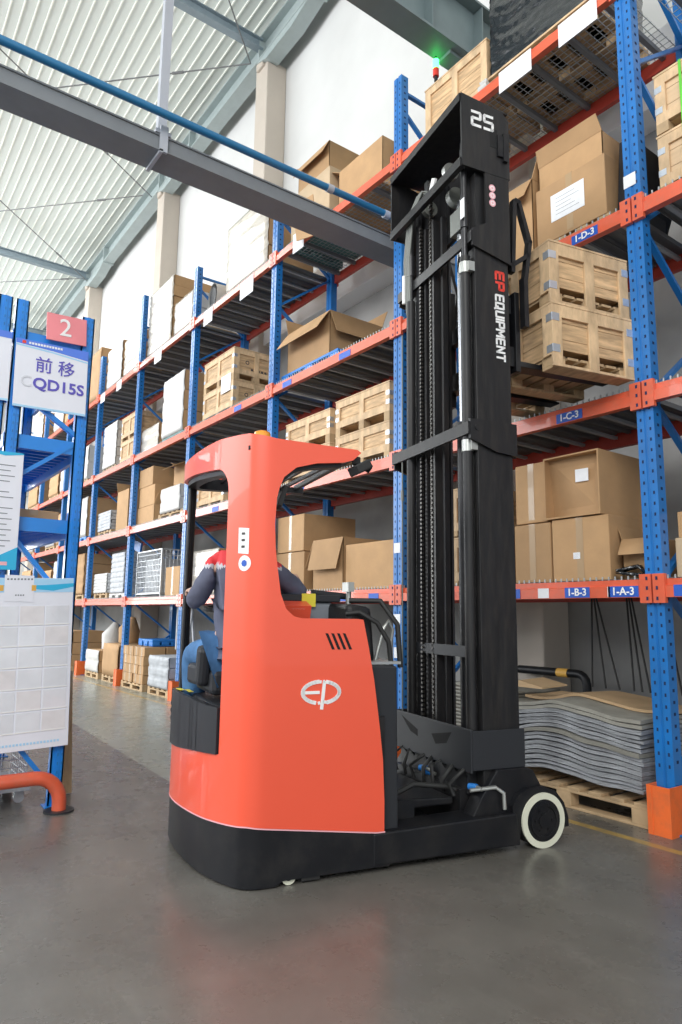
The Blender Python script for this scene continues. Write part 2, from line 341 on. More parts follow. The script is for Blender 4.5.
# ------------------------------------------------------------------ main pallet rack
YF, YB = 4.49, 5.42
UX = [.15, -2.475, -5.11, -7.71, -10.38, -13.0, -15.6, -18.2, -20.8, -23.4]
LV = [1.56, 2.91, 4.32, 6.22]           # beam centre heights
LVTOP = [z + .075 for z in LV]          # deck tops
rack = empty('pallet_rack', (UX[4], YF, 0), 0, 'long tall blue pallet rack with orange beams along the wall, loaded with cartons', 'rack')
RX, RY = UX[4], YF
def rp(b, name, mats, parent=None, **k):   # build a rack part in rack coordinates
    b.v = [(x - RX, y - RY, z) for x, y, z in b.v]
    return b.build(name, mats, parent or rack, **k)
for i, x in enumerate(UX):
    for k, y in enumerate((YF, YB)):
        b = MB(); top = 7.25 if i != 5 else 7.75
        w = .062; d0, d1 = (-.05, .05)
        P = [(-w, d1), (-w, d0), (-.012, d0), (-.007, d0 + .008), (.007, d0 + .008), (.012, d0), (w, d0), (w, d1)]
        b.prism(P, lambda a, c, d: (x + a, y + c, d), 0, top)
        b.box(x - w - .03, x + w + .03, y + d0 - .02, y + d1 + .02, 0, .012)
        if k == 0 and i < 7:
            z = .4
            while z < top - .05:
                for sx in (-.034, .034): b.box(x + sx - .006, x + sx + .006, y + d0 - .0015, y + d0 + .002, z, z + .022, 1)
                b.box(x + w - .002, x + w + .0015, y - .012, y + .012, z + .03, z + .05, 1)
                z += .075
        up = rp(b, 'upright', ['blue', 'hole'])
    b = MB(); z = .3; s = 0
    while z < 6.9:
        a, c = ((x, YF + .05, z), (x, YB - .05, z + .62)) if s % 2 == 0 else ((x, YB - .05, z), (x, YF + .05, z + .62))
        b.bar(a, c, .03, .045, up=(1, 0, 0)); z += .66; s += 1
    b.bar((x, YF + .05, 7.1), (x, YB - .05, 7.1), .03, .045, up=(1, 0, 0)); b.bar((x, YF + .05, .25), (x, YB - .05, .25), .03, .045, up=(1, 0, 0))
    rp(b, 'brace', 'blue')
    # orange post protector
    b = MB(); P = lambda a, c, d: (a, c, d)
    x0, x1, y0, y1 = x - .07, x + .085, YF - .16, YF + .06
    b.prism([(x0, y1), (x0, y0), (x1, y0), (x1, y1), (x1 - .01, y1), (x1 - .01, y0 + .01), (x0 + .01, y0 + .01), (x0 + .01, y1)], P, 0, .30)
    b.prism([(x0 + .02, y0 - .004), (x0 + .035, y0 - .004), (x0 + .035, y0), (x0 + .02, y0)], P, 0, .30)
    rp(b, 'post_protector', 'prot')
BEAMS = {}
for i in range(len(UX) - 1):
    x1, x0 = UX[i], UX[i + 1]
    for l, zc in enumerate(LV):
        # front beam: stepped box profile, end plates, bolts
        b = MB(); h = .062
        P = [(YF - .075, zc - h), (YF - .045 + .03, zc - h), (YF - .015, zc + h), (YF - .05, zc + h), (YF - .05, zc + .022), (YF - .075, zc + .012)]
        b.prism(P, lambda a, c, d: (d, a, c), x0 + .06, x1 - .06)
        for xe, sgn in ((x0, 1), (x1, -1)):
            b.box(xe + sgn * .006, xe + sgn * .088, YF - .084, YF - .051, zc - .10, zc + .095)
            if i < 6:
                for zz in (-.07, 0, .065): b.box(xe + sgn * .028, xe + sgn * .042, YF - .0865, YF - .083, zc + zz - .012, zc + zz + .012, 1)
        bo = rp(b, 'beam', ['orange', 'hole']); BEAMS[(i, l)] = bo
        b = MB(); b.box(x0 + .06, x1 - .06, YB + .0, YB + .05, zc - h, zc + h); b.box(x0 + .01, x0 + .09, YB + .05, YB + .06, zc - .1, zc + .09)
        bb = rp(b, 'beam', 'redbeam'); bb['label'] = 'dark red back beam'
        # deck
        b = MB(); xa, xb = x0 + .07, x1 - .07; ya, yb = YF - .045, YB + .04; zt = zc + .063
        mesh_deck = l == 3 and i in (0, 1, 2)
        if mesh_deck:
            x = xa
            while x <= xb: b.box(x, x + .005, ya, yb, zt + .004, zt + .009); x += .062
            y = ya
            while y <= yb: b.box(xa, xb, y, y + .005, zt - .001, zt + .004); y += .062
            for q in range(7):
                xx = xa + .12 + q * (xb - xa - .24) / 6; b.box(xx - .02, xx + .02, ya + .02, yb - .02, zt - .05, zt - .004, 1)
        else:
            n = 8; wd = (xb - xa) / n
            for q in range(n):
                a0 = xa + q * wd + .008; a1 = xa + (q + 1) * wd - .008
                P = [(a0, zt - .03), (a0 + .004, zt - .03), (a0 + .004, zt + .004), (a0 + wd * .3, zt + .004), (a0 + wd * .36, zt - .012), (a0 + wd * .56, zt - .012), (a0 + wd * .62, zt + .004), (a1 - .004, zt + .004), (a1 - .004, zt - .03), (a1, zt - .03),
                     (a1, zt + .008), (a0 + wd * .63, zt + .008), (a0 + wd * .57, zt - .008), (a0 + wd * .35, zt - .008), (a0 + wd * .29, zt + .008), (a0, zt + .008)]
                b.prism(P, lambda a, c, d: (a, d, c), ya + .01, yb)
            for q in range(8):
                xx = xa + .1 + q * (xb - xa - .2) / 7; b.box(xx - .018, xx + .018, ya + .02, yb - .02, zt - .055, zt - .031, 2)
            x = xa + .02
            while x < xb and i < 6: b.box(x, x + .010, YF - .049, YF - .043, zc + h, zc + h + .026, 2); x += .050
        rp(b, 'deck', ['galv', 'galv_dk', 'galv'] if mesh_deck else ['galv_dk', 'galv_dk', 'galv'])
def plate(i, l, xc, txt=None, w=.23, mat_='labelblue', h=.075, z=None, y=YF - .0785, hang=0):
    zc = LV[l] - .02 if z is None else z
    b = MB(); b.box(xc - w / 2, xc + w / 2, y, y + .003, zc - h / 2, zc + h / 2)
    nm = 'label_plate' if mat_ != 'paper' else 'paper_label'
    o = rp(b, nm, mat_, BEAMS[(i, l)])
    if txt: text('lettering', txt, .075, 'whiteletter', (xc - RX, y - .002 - RY, zc), (1, 0, 0), (0, 0, 1), BEAMS[(i, l)], bold=.0015)
    return o
plate(1, 2, -2.87, '1-D-3'); plate(1, 1, -3.07, '1-C-3'); plate(1, 0, -3.06, '1-B-3', .21); plate(1, 0, -2.69, '1-A-3', .23)
plate(1, 0, -3.36, None, .10, 'paper'); plate(1, 0, -2.80, None, .02, 'paper')
plate(1, 0, -3.62, None, .07, 'labelblue')
plate(0, 0, -2.22, None, .22)
plate(1, 3, -3.49, None, .36, 'paper', .21, 6.165, YF - .082); plate(1, 3, -2.85, None, .36, 'paper', .21, 6.165, YF - .082)
for x, w in ((-5.45, .16), (-5.95, .20)): plate(2, 0, x, None, w)
plate(2, 0, -6.35, None, .12, 'paper')
for l, xs in ((2, (-6.0, -7.25)), (1, (-6.9,))):
    for x in xs: plate(2, l, x, None, .22)
for l, xs in ((2, (-8.6,)), (1, (-9.2,)), (0, (-8.5,))):
    for x in xs: plate(3, l, x, None, .22)
plate(2, 3, -7.05, None, .26, 'paper', .27, 6.19, YF - .082)
plate(3, 3, -8.45, None, .40, 'paper', .27, 6.10, YF - .082); plate(3, 3, -9.75, None, .32, 'paper', .25, 6.12, YF - .082)
plate(4, 3, -11.9, None, .34, 'paper', .25, 6.12, YF - .082); plate(5, 3, -14.1, None, .3, 'paper', .2, 6.14, YF - .082); plate(5, 3, -15.2, None, .3, 'paper', .2, 6.14, YF - .082)
for (x, z) in ((-5.11, 2.02), (-5.11, 1.32), (-5.11, 1.0), (-2.49, 4.57)):
    b = MB(); b.box(x - .05, x + .045, YF - .054, YF - .0505, z - .05, z + .05); rp(b, 'paper_label', 'paper')

# ------------------------------------------------------------------ loads: builders (each returns a thing at its base centre)
def wood_pallet(w, d, h=.13, m='pal', block=False):
    e = empty('pallet', (0, 0, 0)); b = MB()
    n = max(4, int(w / .16))
    for k in range(n):
        x = -w / 2 + k * (w - .1) / (n - 1); b.box(x, x + .1, -d / 2, d / 2, h - .02, h)
    b.build('deck_boards', m, e, bevel=.003)
    for y in (-d / 2, -.05, d / 2 - .1):
        b = MB(); b.box(-w / 2, w / 2, y, y + .1, 0, .018); b.box(-w / 2, w / 2, y, y + .1, h - .04, h - .02)
        for x in (-w / 2, -.06, w / 2 - .12): b.box(x, x + .12, y, y + .1, .018, h - .04)
        b.build('runner', m, e, bevel=.003)
    return e
def plastic_pallet(w, d, h=.14, m='bluepal'):
    e = empty('pallet', (0, 0, 0)); b = MB()
    b.box(-w / 2, w / 2, -d / 2, d / 2, h - .035, h)
    for k in range(7):
        x = -w / 2 + .04 + k * (w - .08) / 6; b.box(x - .01, x + .01, -d / 2, d / 2, h - .06, h - .035)
    b.build('top_deck', m, e, bevel=.006)
    for x in (-w / 2, -.09, w / 2 - .18):
        b = MB(); b.box(x, x + .18, -d / 2, d / 2, 0, .02)
        for y in (-d / 2, -.07, d / 2 - .14): b.box(x, x + .18, y, y + .14, .02, h - .035)
        b.build('foot', m, e, bevel=.008)
    return e
def carton(w, d, h, opened=(), tape=True, label=None, m='card', flap=.25, seam=True):
    """opened: dict-like of side -> angle from horizontal for flaps; sides f,b,l,r"""
    e = empty('carton', (0, 0, 0)); b = MB(); t = .006
    if not opened:
        nx, nz = 6, 4
        b.box(-w / 2, w / 2, -d / 2, d / 2, 0, h)
        b.build('box_body', m, e, bevel=.006)
        b = MB(); b.box(-w / 2 + .01, w / 2 - .01, -.002, .002, h, h + .001, 0)
        if tape:
            b = MB(); b.box(-.035, .035, -d / 2 - .001, d / 2, h, h + .0012) if d > w else b.box(-w / 2 - .001, w / 2 + .001, -.03, .03, h, h + .0012)
            b.box(-.03, .03, -d / 2 - .0015, -d / 2, h * .05, h) if d > w else b.box(w / 2, w / 2 + .0015, -.03, .03, h * .55, h)
            b.build('packing_tape', 'tape', e)
    else:
        b.box(-w / 2, w / 2, -d / 2, d / 2, 0, t)
        b.box(-w / 2, w / 2, -d / 2, -d / 2 + t, 0, h); b.box(-w / 2, w / 2, d / 2 - t, d / 2, 0, h)
        b.box(-w / 2, -w / 2 + t, -d / 2, d / 2, 0, h); b.box(w / 2 - t, w / 2, -d / 2, d / 2, 0, h)
        b.build('box_body', m, e)
        for s, ang in dict(opened).items():
            a = math.radians(ang); ln = flap
            b = MB(); N = 4; V = []
            for k in range(N + 1):
                q = ln * k / N; bend = .10 * (k / N) ** 2 * ln
                oy = -q * math.cos(a); oz = q * math.sin(a) - bend
                for x in (-1, 1):
                    if s in 'fb':
                        yy = (-d / 2 + oy) if s == 'f' else (d / 2 - oy); V.append((x * (w / 2 - .004 * k), yy, h + oz))
                    else:
                        xx = (-w / 2 + oy) if s == 'l' else (w / 2 - oy); V.append((xx, x * (d / 2 - .004 * k), h + oz))
            b.add(V, [(2 * k, 2 * k + 1, 2 * k + 3, 2 * k + 2) for k in range(N)], 0)
            o = b.build('flap', m, e, recalc=False); so = o.modifiers.new('S', 'SOLIDIFY'); so.thickness = .006; so.offset = 0
    if label:
        x0, x1, z0, z1 = label
        b = MB(); b.box(x0, x1, -d / 2 - .0035, -d / 2 - .0005, z0, z1); b.build('paper_label', 'paper', e)
        b = MB(); n = 5
        for k in range(n):
            zz = z0 + (z1 - z0) * (.2 + .6 * k / (n - 1)); b.box(x0 + (x1 - x0) * .15, x0 + (x1 - x0) * (.85 - .12 * (k % 3)), -d / 2 - .0042, -d / 2 - .0034, zz, zz + (z1 - z0) * .015)
        b.build('print_lines', 'grey', e)
    return e
def crate(w, d, h, feet=.09, nf=3, ns=3, brackets=True, marks=False, strap=False, panel='wood', batten='wood_h', lid=True, openbottom=False, name='wooden_crate', bt=.018):
    """planked crate: board panels, battens on front (-y) and side (+x, -x), lid, skids"""
    e = empty(name, (0, 0, 0)); z0 = feet
    b = MB(); npk = max(2, int(round((h - feet) / .12))); ph = (h - feet) / npk
    for k in range(npk):
        a, c = z0 + k * ph + .002, z0 + (k + 1) * ph - .002
        if openbottom and k == 0: a = z0 + ph * .85
        b.box(-w / 2 + bt, w / 2 - bt, -d / 2 + bt, -d / 2 + bt + .012, a, c); b.box(-w / 2 + bt, w / 2 - bt, d / 2 - bt - .012, d / 2 - bt, a, c)
        b.box(w / 2 - bt - .012, w / 2 - bt, -d / 2 + bt, d / 2 - bt, a, c); b.box(-w / 2 + bt, -w / 2 + bt + .012, -d / 2 + bt, d / 2 - bt, a, c)
    b.box(-w / 2 + bt + .02, w / 2 - bt - .02, -d / 2 + bt + .02, d / 2 - bt - .02, z0 + (ph if openbottom else 0), h - .02)
    b.build('plank_panel', panel, e)
    bw = min(.08, w * .14)
    b = MB()
    for k in range(nf):
        x = -w / 2 + k * (w - bw) / (nf - 1); b.box(x, x + bw, -d / 2, -d / 2 + bt, z0, h - .0); b.box(x, x + bw, d / 2 - bt, d / 2, z0, h)
    for k in range(ns):
        y = -d / 2 + bt + k * (d - bw - 2 * bt) / (ns - 1)
        b.box(w / 2 - bt, w / 2, y, y + bw, z0, h); b.box(-w / 2, -w / 2 + bt, y, y + bw, z0, h)
    # horizontal rails between
    for zz in (h - bw, z0 if not openbottom else None):
        if zz is None: continue
        for k in range(nf - 1):
            xa = -w / 2 + k * (w - bw) / (nf - 1) + bw; xb = -w / 2 + (k + 1) * (w - bw) / (nf - 1); b.box(xa, xb, -d / 2, -d / 2 + bt, zz, zz + bw); b.box(xa, xb, d / 2 - bt, d / 2, zz, zz + bw)
        for k in range(ns - 1):
            ya = -d / 2 + bt + k * (d - bw - 2 * bt) / (ns - 1) + bw; yb = -d / 2 + bt + (k + 1) * (d - bw - 2 * bt) / (ns - 1)
            b.box(w / 2 - bt, w / 2, ya, yb, zz, zz + bw); b.box(-w / 2, -w / 2 + bt, ya, yb, zz, zz + bw)
    b.build('batten_frame', batten, e, bevel=.002)
    if lid:
        b = MB(); n = max(3, int(d / .14))
        for k in range(n): b.box(-w / 2 - .006, w / 2 + .006, -d / 2 - .006 + k * (d + .012) / n + .002, -d / 2 - .006 + (k + 1) * (d + .012) / n - .002, h, h + .016)
        b.build('lid', batten, e)
    if feet > .02:
        for k in range(3):
            x = -w / 2 + k * (w - .09) / 2
            b = MB(); b.box(x, x + .09, -d / 2, d / 2, 0, .018); 
            for y in (-d / 2, -.05, d / 2 - .1): b.box(x, x + .09, y, y + .1, .018, feet)
            b.build('skid', 'pal', e)
    if brackets:
        for (xx, yy) in ((w / 2, -d / 2), (-w / 2, -d / 2), (w / 2, d / 2)):
            sx = 1 if xx > 0 else -1; sy = 1 if yy > 0 else -1
            for zz in (z0 + .08, h - .14):
                b = MB(); b.box(xx - sx * .055, xx + sx * .002, yy, yy + sy * .003, zz, zz + .05); b.box(xx, xx + sx * .003, yy - sy * .055, yy + sy * .003, zz, zz + .05); b.build('corner_bracket', 'zinc', e)
    if marks:
        b = MB(); x = -w * .0
        b.ring((w / 2 - bt + .001, -d * .2, h * .62), (1, 0, 0), .02, .033, .002, 14); b.build('stencil_mark', 'ink', e); b = MB(); b.box(w / 2 - bt, w / 2 - bt + .0014, -d * .12, -d * .12 + .28, h * .38, h * .38 + .004)
        for k in range(5): b.box(w / 2 - bt, w / 2 - bt + .0015, -d * .12 + k * .06, -d * .12 + k * .06 + .04, h * .38, h * .38 + .035)
        b.build('stencil_mark', 'ink', e)
    if strap:
        b = MB()
        for y in (-d * .2, ): b.box(-w / 2 - .008, w / 2 + .008, y, y + .018, h + .016, h + .019); b.box(w / 2, w / 2 + .004, y, y + .018, feet, h + .019); b.box(-w / 2 - .004, -w / 2, y, y + .018, feet, h + .019)
        b.build('strap', strap, e)
    return e
def wrapped_stack(w, d, h, layers=4, m='film', jit=.02, inner='card', cols=2):
    e = empty('wrapped_load', (0, 0, 0)); b = MB(); b2 = MB()
    lh = h / layers
    for k in range(layers):
        for c in range(cols):
            j = random.uniform(-jit, jit); j2 = random.uniform(-jit, 0)
            x0 = -w / 2 + c * w / cols; x1 = x0 + w / cols - .006
            b.box(x0 + (j if c == 0 else 0), x1 + (j2 if c == cols - 1 else 0), -d / 2 - j2, d / 2 + j2 - .02, k * lh + .003, (k + 1) * lh - .003)
    b.build('carton_layers', inner, e, bevel=.008)
    # film skin on front and left faces as a rumpled sheet
    nx, nz = 10, layers * 5; V = []; F = []
    for i in range(nx + 1):
        for j in range(nz + 1):
            V.append((-w / 2 - .012 + (w + .01) * i / nx, -d / 2 - .012 - random.uniform(0, .010) + (.013 if j % 5 == 0 else 0), h * j / nz))
    for i in range(nx):
        for j in range(nz): a = i * (nz + 1) + j; F.append((a, a + nz + 1, a + nz + 2, a + 1))
    b2.add(V, F, 0, True)
    o = b2.build('stretch_film', m, e, recalc=False); so = o.modifiers.new('S', 'SOLIDIFY'); so.thickness = .004
    return e
def put(e, x, y, z, label, cat, group=None, rz=0, name=None):
    e.location = (x, y, z); e.rotation_euler = (0, 0, math.radians(rz)); tag(e, label, cat, group)
    if name: e.name = name
    return e
def putx(e, x0, x1, yf, d, z, *a, **k): return put(e, (x0 + x1) / 2, yf + d / 2, z, *a, **k)
Z = [z + .002 + .0 for z in [LV[0] + .071, LV[1] + .071, LV[2] + .071, LV[3] + .073]]
YL = YF + .07

# ------------------------------------------------------------------ loads in the racks
# --- near bay (1), first shelf
putx(carton(.36, .7, .48, m='card'), -3.74, -3.39, YL, .7, Z[0], 'brown carton right of the truck mast, lower of the two, on the first shelf', 'carton')
putx(carton(.32, .6, .5), -3.74, -3.42, YL + .02, .6, Z[0] + .492, 'plain brown carton right of the mast, upper of the two, first shelf', 'carton')
# carton lying on its side, mouth towards the aisle
def side_carton(w, d, h):
    e = empty('carton', (0, 0, 0)); b = MB(); t = .012
    b.box(-w / 2, w / 2, -d / 2, d / 2, 0, t); b.box(-w / 2, w / 2, -d / 2, d / 2, h - t, h); b.box(-w / 2, -w / 2 + t, -d / 2, d / 2, t, h - t); b.box(w / 2 - t, w / 2, -d / 2, d / 2, t, h - t)
    b.box(-w / 2, w / 2, d / 2 - t, d / 2, 0, h)
    b.build('box_body', 'card', e)
    b = MB(); b.hexa([(-w / 2 + t, -d / 2 + .12, t), (w / 2 - t, -d / 2 + .05, t), (w / 2 - t, -d / 2 + .065, t), (-w / 2 + t, -d / 2 + .135, t), (-w / 2 + t, -d / 2 + .06, h - t), (w / 2 - t, -d / 2 + .09, h - t), (w / 2 - t, -d / 2 + .105, h - t), (-w / 2 + t, -d / 2 + .075, h - t)])
    b.build('tucked_flap', 'card', e)
    b = MB(); b.obox((.06, -d / 2 + .065, h * .66), (.11, .004, .10), Matrix.Rotation(.08, 3, 'Z')); b.build('paper_label', 'paper', e)
    return e
putx(side_carton(.50, .75, .50), -3.42, -2.92, YL - .02, .75, Z[0] + .498, 'open brown carton lying on its side showing its tucked flap, on the first shelf', 'carton')
putx(carton(.50, .8, .49, label=(-.06, 0, .17, .22)), -3.37, -2.87, YL, .8, Z[0], 'large brown carton directly below the carton that lies on its side', 'carton')
putx(carton(.24, .5, .30, opened=(('f', -50), ('l', 70)), flap=.14), -2.83, -2.59, YL + .10, .5, Z[0], 'crumpled half-open brown carton beside the right blue post on the first shelf', 'carton')
b = MB(); V = []
for k in range(26):
    a = k * .9; V.append((.10 * math.cos(a) * (1 + .5 * math.sin(k)), .05 * math.sin(a * 1.3), .02 + .012 * (k % 7)))
b.tube(V, .012, 5); o = b.build('scrap_wrapping', 'blackfilm'); o.location = (-2.74, YL + .03, Z[0]); tag(o, 'bundle of crumpled dark plastic scrap in front of the half-open carton', 'scrap')
put(carton(.34, .6, .27, m='card_pale'), -2.22, YL + .32, Z[0], 'pale brown carton on the first shelf just right of the right blue post', 'carton')
put(carton(.34, .5, .18, m='card'), -2.22, YL + .32, Z[0] + .275, 'flat brown carton on top of the pale one right of the right blue post', 'carton')
for k, (zz, lb) in enumerate(((0, 'lower plain wooden crate glimpsed through the truck mast, first shelf'), (.47, 'upper plain wooden crate glimpsed through the truck mast, first shelf'))):
    putx(crate(.62, .7, .44, feet=.05, brackets=False), -4.86 + .0, -4.24, YL + .1, .7, Z[0] + zz, lb, 'crate', 'wooden crates behind the mast')
put(carton(.28, .5, .4), -4.0, YL + .35, Z[0], 'brown carton hidden mostly behind the mast on the first shelf', 'carton')
# --- near bay, third shelf
putx(carton(.66, .8, .52, label=(-.18, .14, .16, .40)), -3.42, -2.76, YL, .8, Z[2] + .10, 'big brown carton with a white paper sheet on its front, above the forked crates', 'carton', name='carton')
P_ = put(wood_pallet(.72, .84, .095), -3.09, YL + .42, Z[2], 'low wooden pallet under the big carton with the white sheet', 'pallet')
putx(carton(.62, .7, .24, opened=(('f', 70), ('l', 80)), flap=.16), -3.42, -2.80, YL + .05, .7, Z[2] + .10 + .522, 'opened brown carton with raised flaps on top of the carton with the white sheet', 'carton')
putx(carton(.32, .7, .80, opened=(('r', 75), ('f', -60)), flap=.2), -3.80, -3.48, YL + .03, .7, Z[2], 'tall open brown carton between the mast top and the big carton', 'carton')
b = MB(); b.obox((0, 0, .35), (.12, .5, .70), Matrix.Rotation(-.12, 3, 'X')); b.obox((.1, 0, .28), (.02, .6, .5), Matrix.Rotation(.35, 3, 'Y'))
o = b.build('dark_board_bundle', 'dkgrey'); o.location = (-2.69, YL + .42, Z[2] + .06); tag(o, 'dark boards leaning between the big carton and the right blue post', 'board')
# right hand crates (bay 0)
for k, (zz, lb) in enumerate(((0, 'lower of the two green-strapped plywood crates at the right edge of the photo'), (.50, 'upper of the two green-strapped plywood crates at the right edge of the photo'))):
    M['greenstrap'] = M.get('greenstrap') or mat('green_strap', (.12, .55, .05), .5)
    put(crate(.86, .8, .47, feet=.08, nf=2, panel='ply', strap=False, brackets=True), -1.90, YL + .40, Z[2] + zz, lb, 'crate', 'strapped plywood crates')
for c in [o for o in COL.objects if o.get('group') == 'strapped plywood crates']:
    b = MB(); b.box(-.24, -.222, -.409, -.404, .0, .489); b.box(-.24, -.222, -.41, .41, .4865, .4895); b.build('strap', 'greenstrap', c)
put(carton(.5, .6, .30), -1.95, YL + .5, Z[1], 'brown carton at the far right edge on the second shelf', 'carton')
# --- near bay, top shelf
putx(wood_pallet(1.1, .9, .13), -3.91, -2.81, YL, .9, Z[3], 'wooden pallet under the load wrapped in black film on the top shelf', 'pallet')
e = empty('wrapped_load', (0, 0, 0)); b = MB(); w, d, h = 1.06, .86, 1.25; nx, nz, ny = 22, 22, 14
def skin(fn, n1, n2, b):
    V = [fn(i / n1, j / n2) for i in range(n1 + 1) for j in range(n2 + 1)]
    b.add(V, [(i * (n2 + 1) + j, (i + 1) * (n2 + 1) + j, (i + 1) * (n2 + 1) + j + 1, i * (n2 + 1) + j + 1) for i in range(n1) for j in range(n2)], 0, True)
rr = lambda a: random.uniform(-a, a)
skin(lambda a, c: (-w / 2 + w * a, -d / 2 + .007 * abs(math.sin(34 * c + 9 * a + 2 * math.sin(7 * a))) + .006 * math.sin(5 * a + 19 * c) + rr(.004), h * c), nx * 2, nz * 2, b); skin(lambda a, c: (w / 2 + rr(.012), -d / 2 + d * a, h * c), ny, nz, b)
skin(lambda a, c: (-w / 2 + rr(.012), -d / 2 + d * a, h * c), ny, nz, b); b.box(-w / 2 + .02, w / 2 - .02, -d / 2 + .02, d / 2 - .02, 0, h)
b.build('film_skin', 'blackfilm', e, recalc=False)
b = MB(); b.box(-w / 2 - .02, w / 2 + .02, -d / 2 - .03, d / 2 + .02, -.0, .02); b.build('base_board', 'wood_h', e)
putx(e, -3.89, -2.83, YL, d, Z[3] + .132, 'tall load wrapped in shiny black stretch film at the top right of the rack', 'wrapped load')
putx(crate(.86, .8, .62, feet=.08, nf=3, brackets=False), -4.80, -3.94, YL, .8, Z[3], 'wooden crate with planked panels behind the top of the mast, top shelf', 'crate')
b = MB(); b.tube([(0, 0, .04), (.10, .0, .05)], [.045, .04], 9); b.tube([(.02, -.01, .09), (.09, .0, .11)], [.03, .02], 8); o = b.build('plastic_roll', 'whitebag'); o.location = (-3.99, YF - .02, Z[3] + .02); o.location.y = YF + .03; tag(o, 'small scrap roll of clear film on the beam between crate and black load', 'film roll')
# --- bay 2 (between the middle blue post and the next)
putx(carton(.62, .8, .46), -7.62, -7.0, YL, .8, Z[0] + .50, 'upper taped brown carton seen just right of the red truck pillar', 'carton')
putx(carton(.66, .8, .49, label=(.0, .14, .1, .2)), -7.64, -6.98, YL, .8, Z[0], 'lower brown carton seen behind the driver\'s right shoulder', 'carton')
putx(carton(.60, .85, .60, opened=(('l', -55), ('f', -75)), flap=.34, tape=False), -6.78, -6.18, YL, .85, Z[0], 'brown carton with its pale flaps hanging open, middle of the first shelf', 'carton')
putx(carton(.86, .8, .50, tape=True), -6.13, -5.27, YL, .8, Z[0], 'wide brown carton just left of the middle blue post on the first shelf', 'carton')
cgroup = 'wooden crates on the second shelf'
def two(w, h, x0, zz, lb, g, **k): putx(crate(w, .8, h, **k), x0, x0 + w, YL, .8, zz, lb, 'crate', g)
two(.98, .42, -6.36, Z[1], 'lower wooden crate left of the middle blue post on the second shelf', cgroup, feet=.10, nf=3, brackets=True)
two(.98, .42, -6.36, Z[1] + .44, 'upper wooden crate left of the middle blue post on the second shelf', cgroup, feet=.10, nf=3, brackets=True)
two(1.0, .40, -7.48, Z[1], 'lower wooden crate above the truck roof, second shelf', cgroup, feet=.10, nf=3)
two(1.0, .40, -7.48, Z[1] + .42, 'upper wooden crate above the truck roof, second shelf', cgroup, feet=.10, nf=3)
putx(plastic_pallet(1.3, .88), -7.64, -6.34, YL, .88, Z[2], 'bright blue plastic pallet under the big open carton on the third shelf', 'pallet')
putx(carton(.98, .84, .56, opened=(('l', 70), ('f', -52), ('b', 70), ('r', -66)), flap=.30), -7.52, -6.54, YL + .02, .84, Z[2] + .142, 'big open brown carton with sagging flaps on the blue pallet', 'carton')
putx(plastic_pallet(1.1, .85, m='tealpal'), -7.60, -6.50, YL, .85, Z[3], 'dark teal plastic pallet on the top shelf above the blue pallet', 'pallet')
putx(carton(.92, .8, .66, m='card_pale'), -7.52, -6.60, YL + .02, .8, Z[3] + .142, 'pale carton on the teal pallet, top shelf behind the grey steel beam', 'carton')
putx(carton(.74, .7, .40, opened=(('l', 30), ('f', -60)), flap=.2), -7.40, -6.66, YL + .05, .7, Z[3] + .142 + .665, 'open brown carton showing above the blue overhead pipe', 'carton')
putx(carton(.86, .8, .60, opened=(('l', 35), ('b', 10)), flap=.22), -6.42, -5.56, YL + .04, .8, Z[3], 'large brown carton right of the pipe clamp on the top shelf', 'carton')
b = MB(); b.hexa([(-.25, -.01, 0), (.2, -.01, -.12), (.2, 0, -.12), (-.25, 0, 0), (-.2, -.10, .42), (.25, -.10, .36), (.25, -.09, .36), (-.2, -.09, .42)]); o = b.build('cardboard_sheet', 'card'); o.location = (-6.72, YF - .15, 6.12); tag(o, 'loose cardboard sheet overhanging the top beam below the grey steel beam', 'cardboard')
# --- bay 3
two(1.0, .44, -8.86, Z[1], 'wooden crate above the left end of the truck roof on the second shelf', 'wooden crates on the second shelf', feet=.10, nf=3)
two(.95, .42, -10.2, Z[1], 'low wooden crate just over the red roof rim, second shelf', 'wooden crates on the second shelf', feet=.08, nf=3)
two(1.06, .50, -10.12, Z[2], 'lower stencilled wooden crate on the third shelf', 'stencilled crates', feet=.10, nf=3, marks=True)
two(1.06, .50, -10.12, Z[2] + .52, 'upper stencilled wooden crate on the third shelf', 'stencilled crates', feet=.10, nf=3, marks=True)
b = MB(); b.box(-.16, .16, -.004, 0, -.14, .14); o = b.build('paper_notice', 'paper'); o.location = (-9.05 - .25, YL - .004, Z[2] + .5); tag(o, 'white paper notice pinned across the two stencilled crates', 'paper')
putx(wood_pallet(1.35, .85, .12), -9.42, -8.07, YL, .85, Z[3], 'wooden pallet under the layered pale cartons on the top shelf', 'pallet')
putx(wrapped_stack(1.3, .85, 1.12, 4, jit=.03), -9.40, -8.10, YL, .85, Z[3] + .122, 'film-covered stack of pale layered cartons, top shelf beneath the grey beam', 'carton stack')
e = empty('film_roll', (0, 0, 0)); b = MB(); b.tube([(0, -.1, .26), (.1, .6, .26)], .25, 16, 0, False); b.build('roll_body', 'whitebag', e); b = MB(); b.tube([(0, -.09, .26), (.1, .5, .26)], .19, 14); b.build('roll_core', 'rubber', e)
put(e, -9.95, YL + .1, Z[3], 'pale sheet roll with black inside on the top shelf', 'roll')
# bay 3 lower shelves (mostly behind the truck roof)
putx(wrapped_stack(.9, .8, .7, 3), -10.2, -9.3, YL, .8, Z[0], 'film-wrapped cartons seen through the driver cab, first shelf', 'carton stack')
putx(carton(.9, .8, .62), -9.15, -8.25, YL, .8, Z[0], 'brown carton hidden behind the red pillar on the first shelf', 'carton')
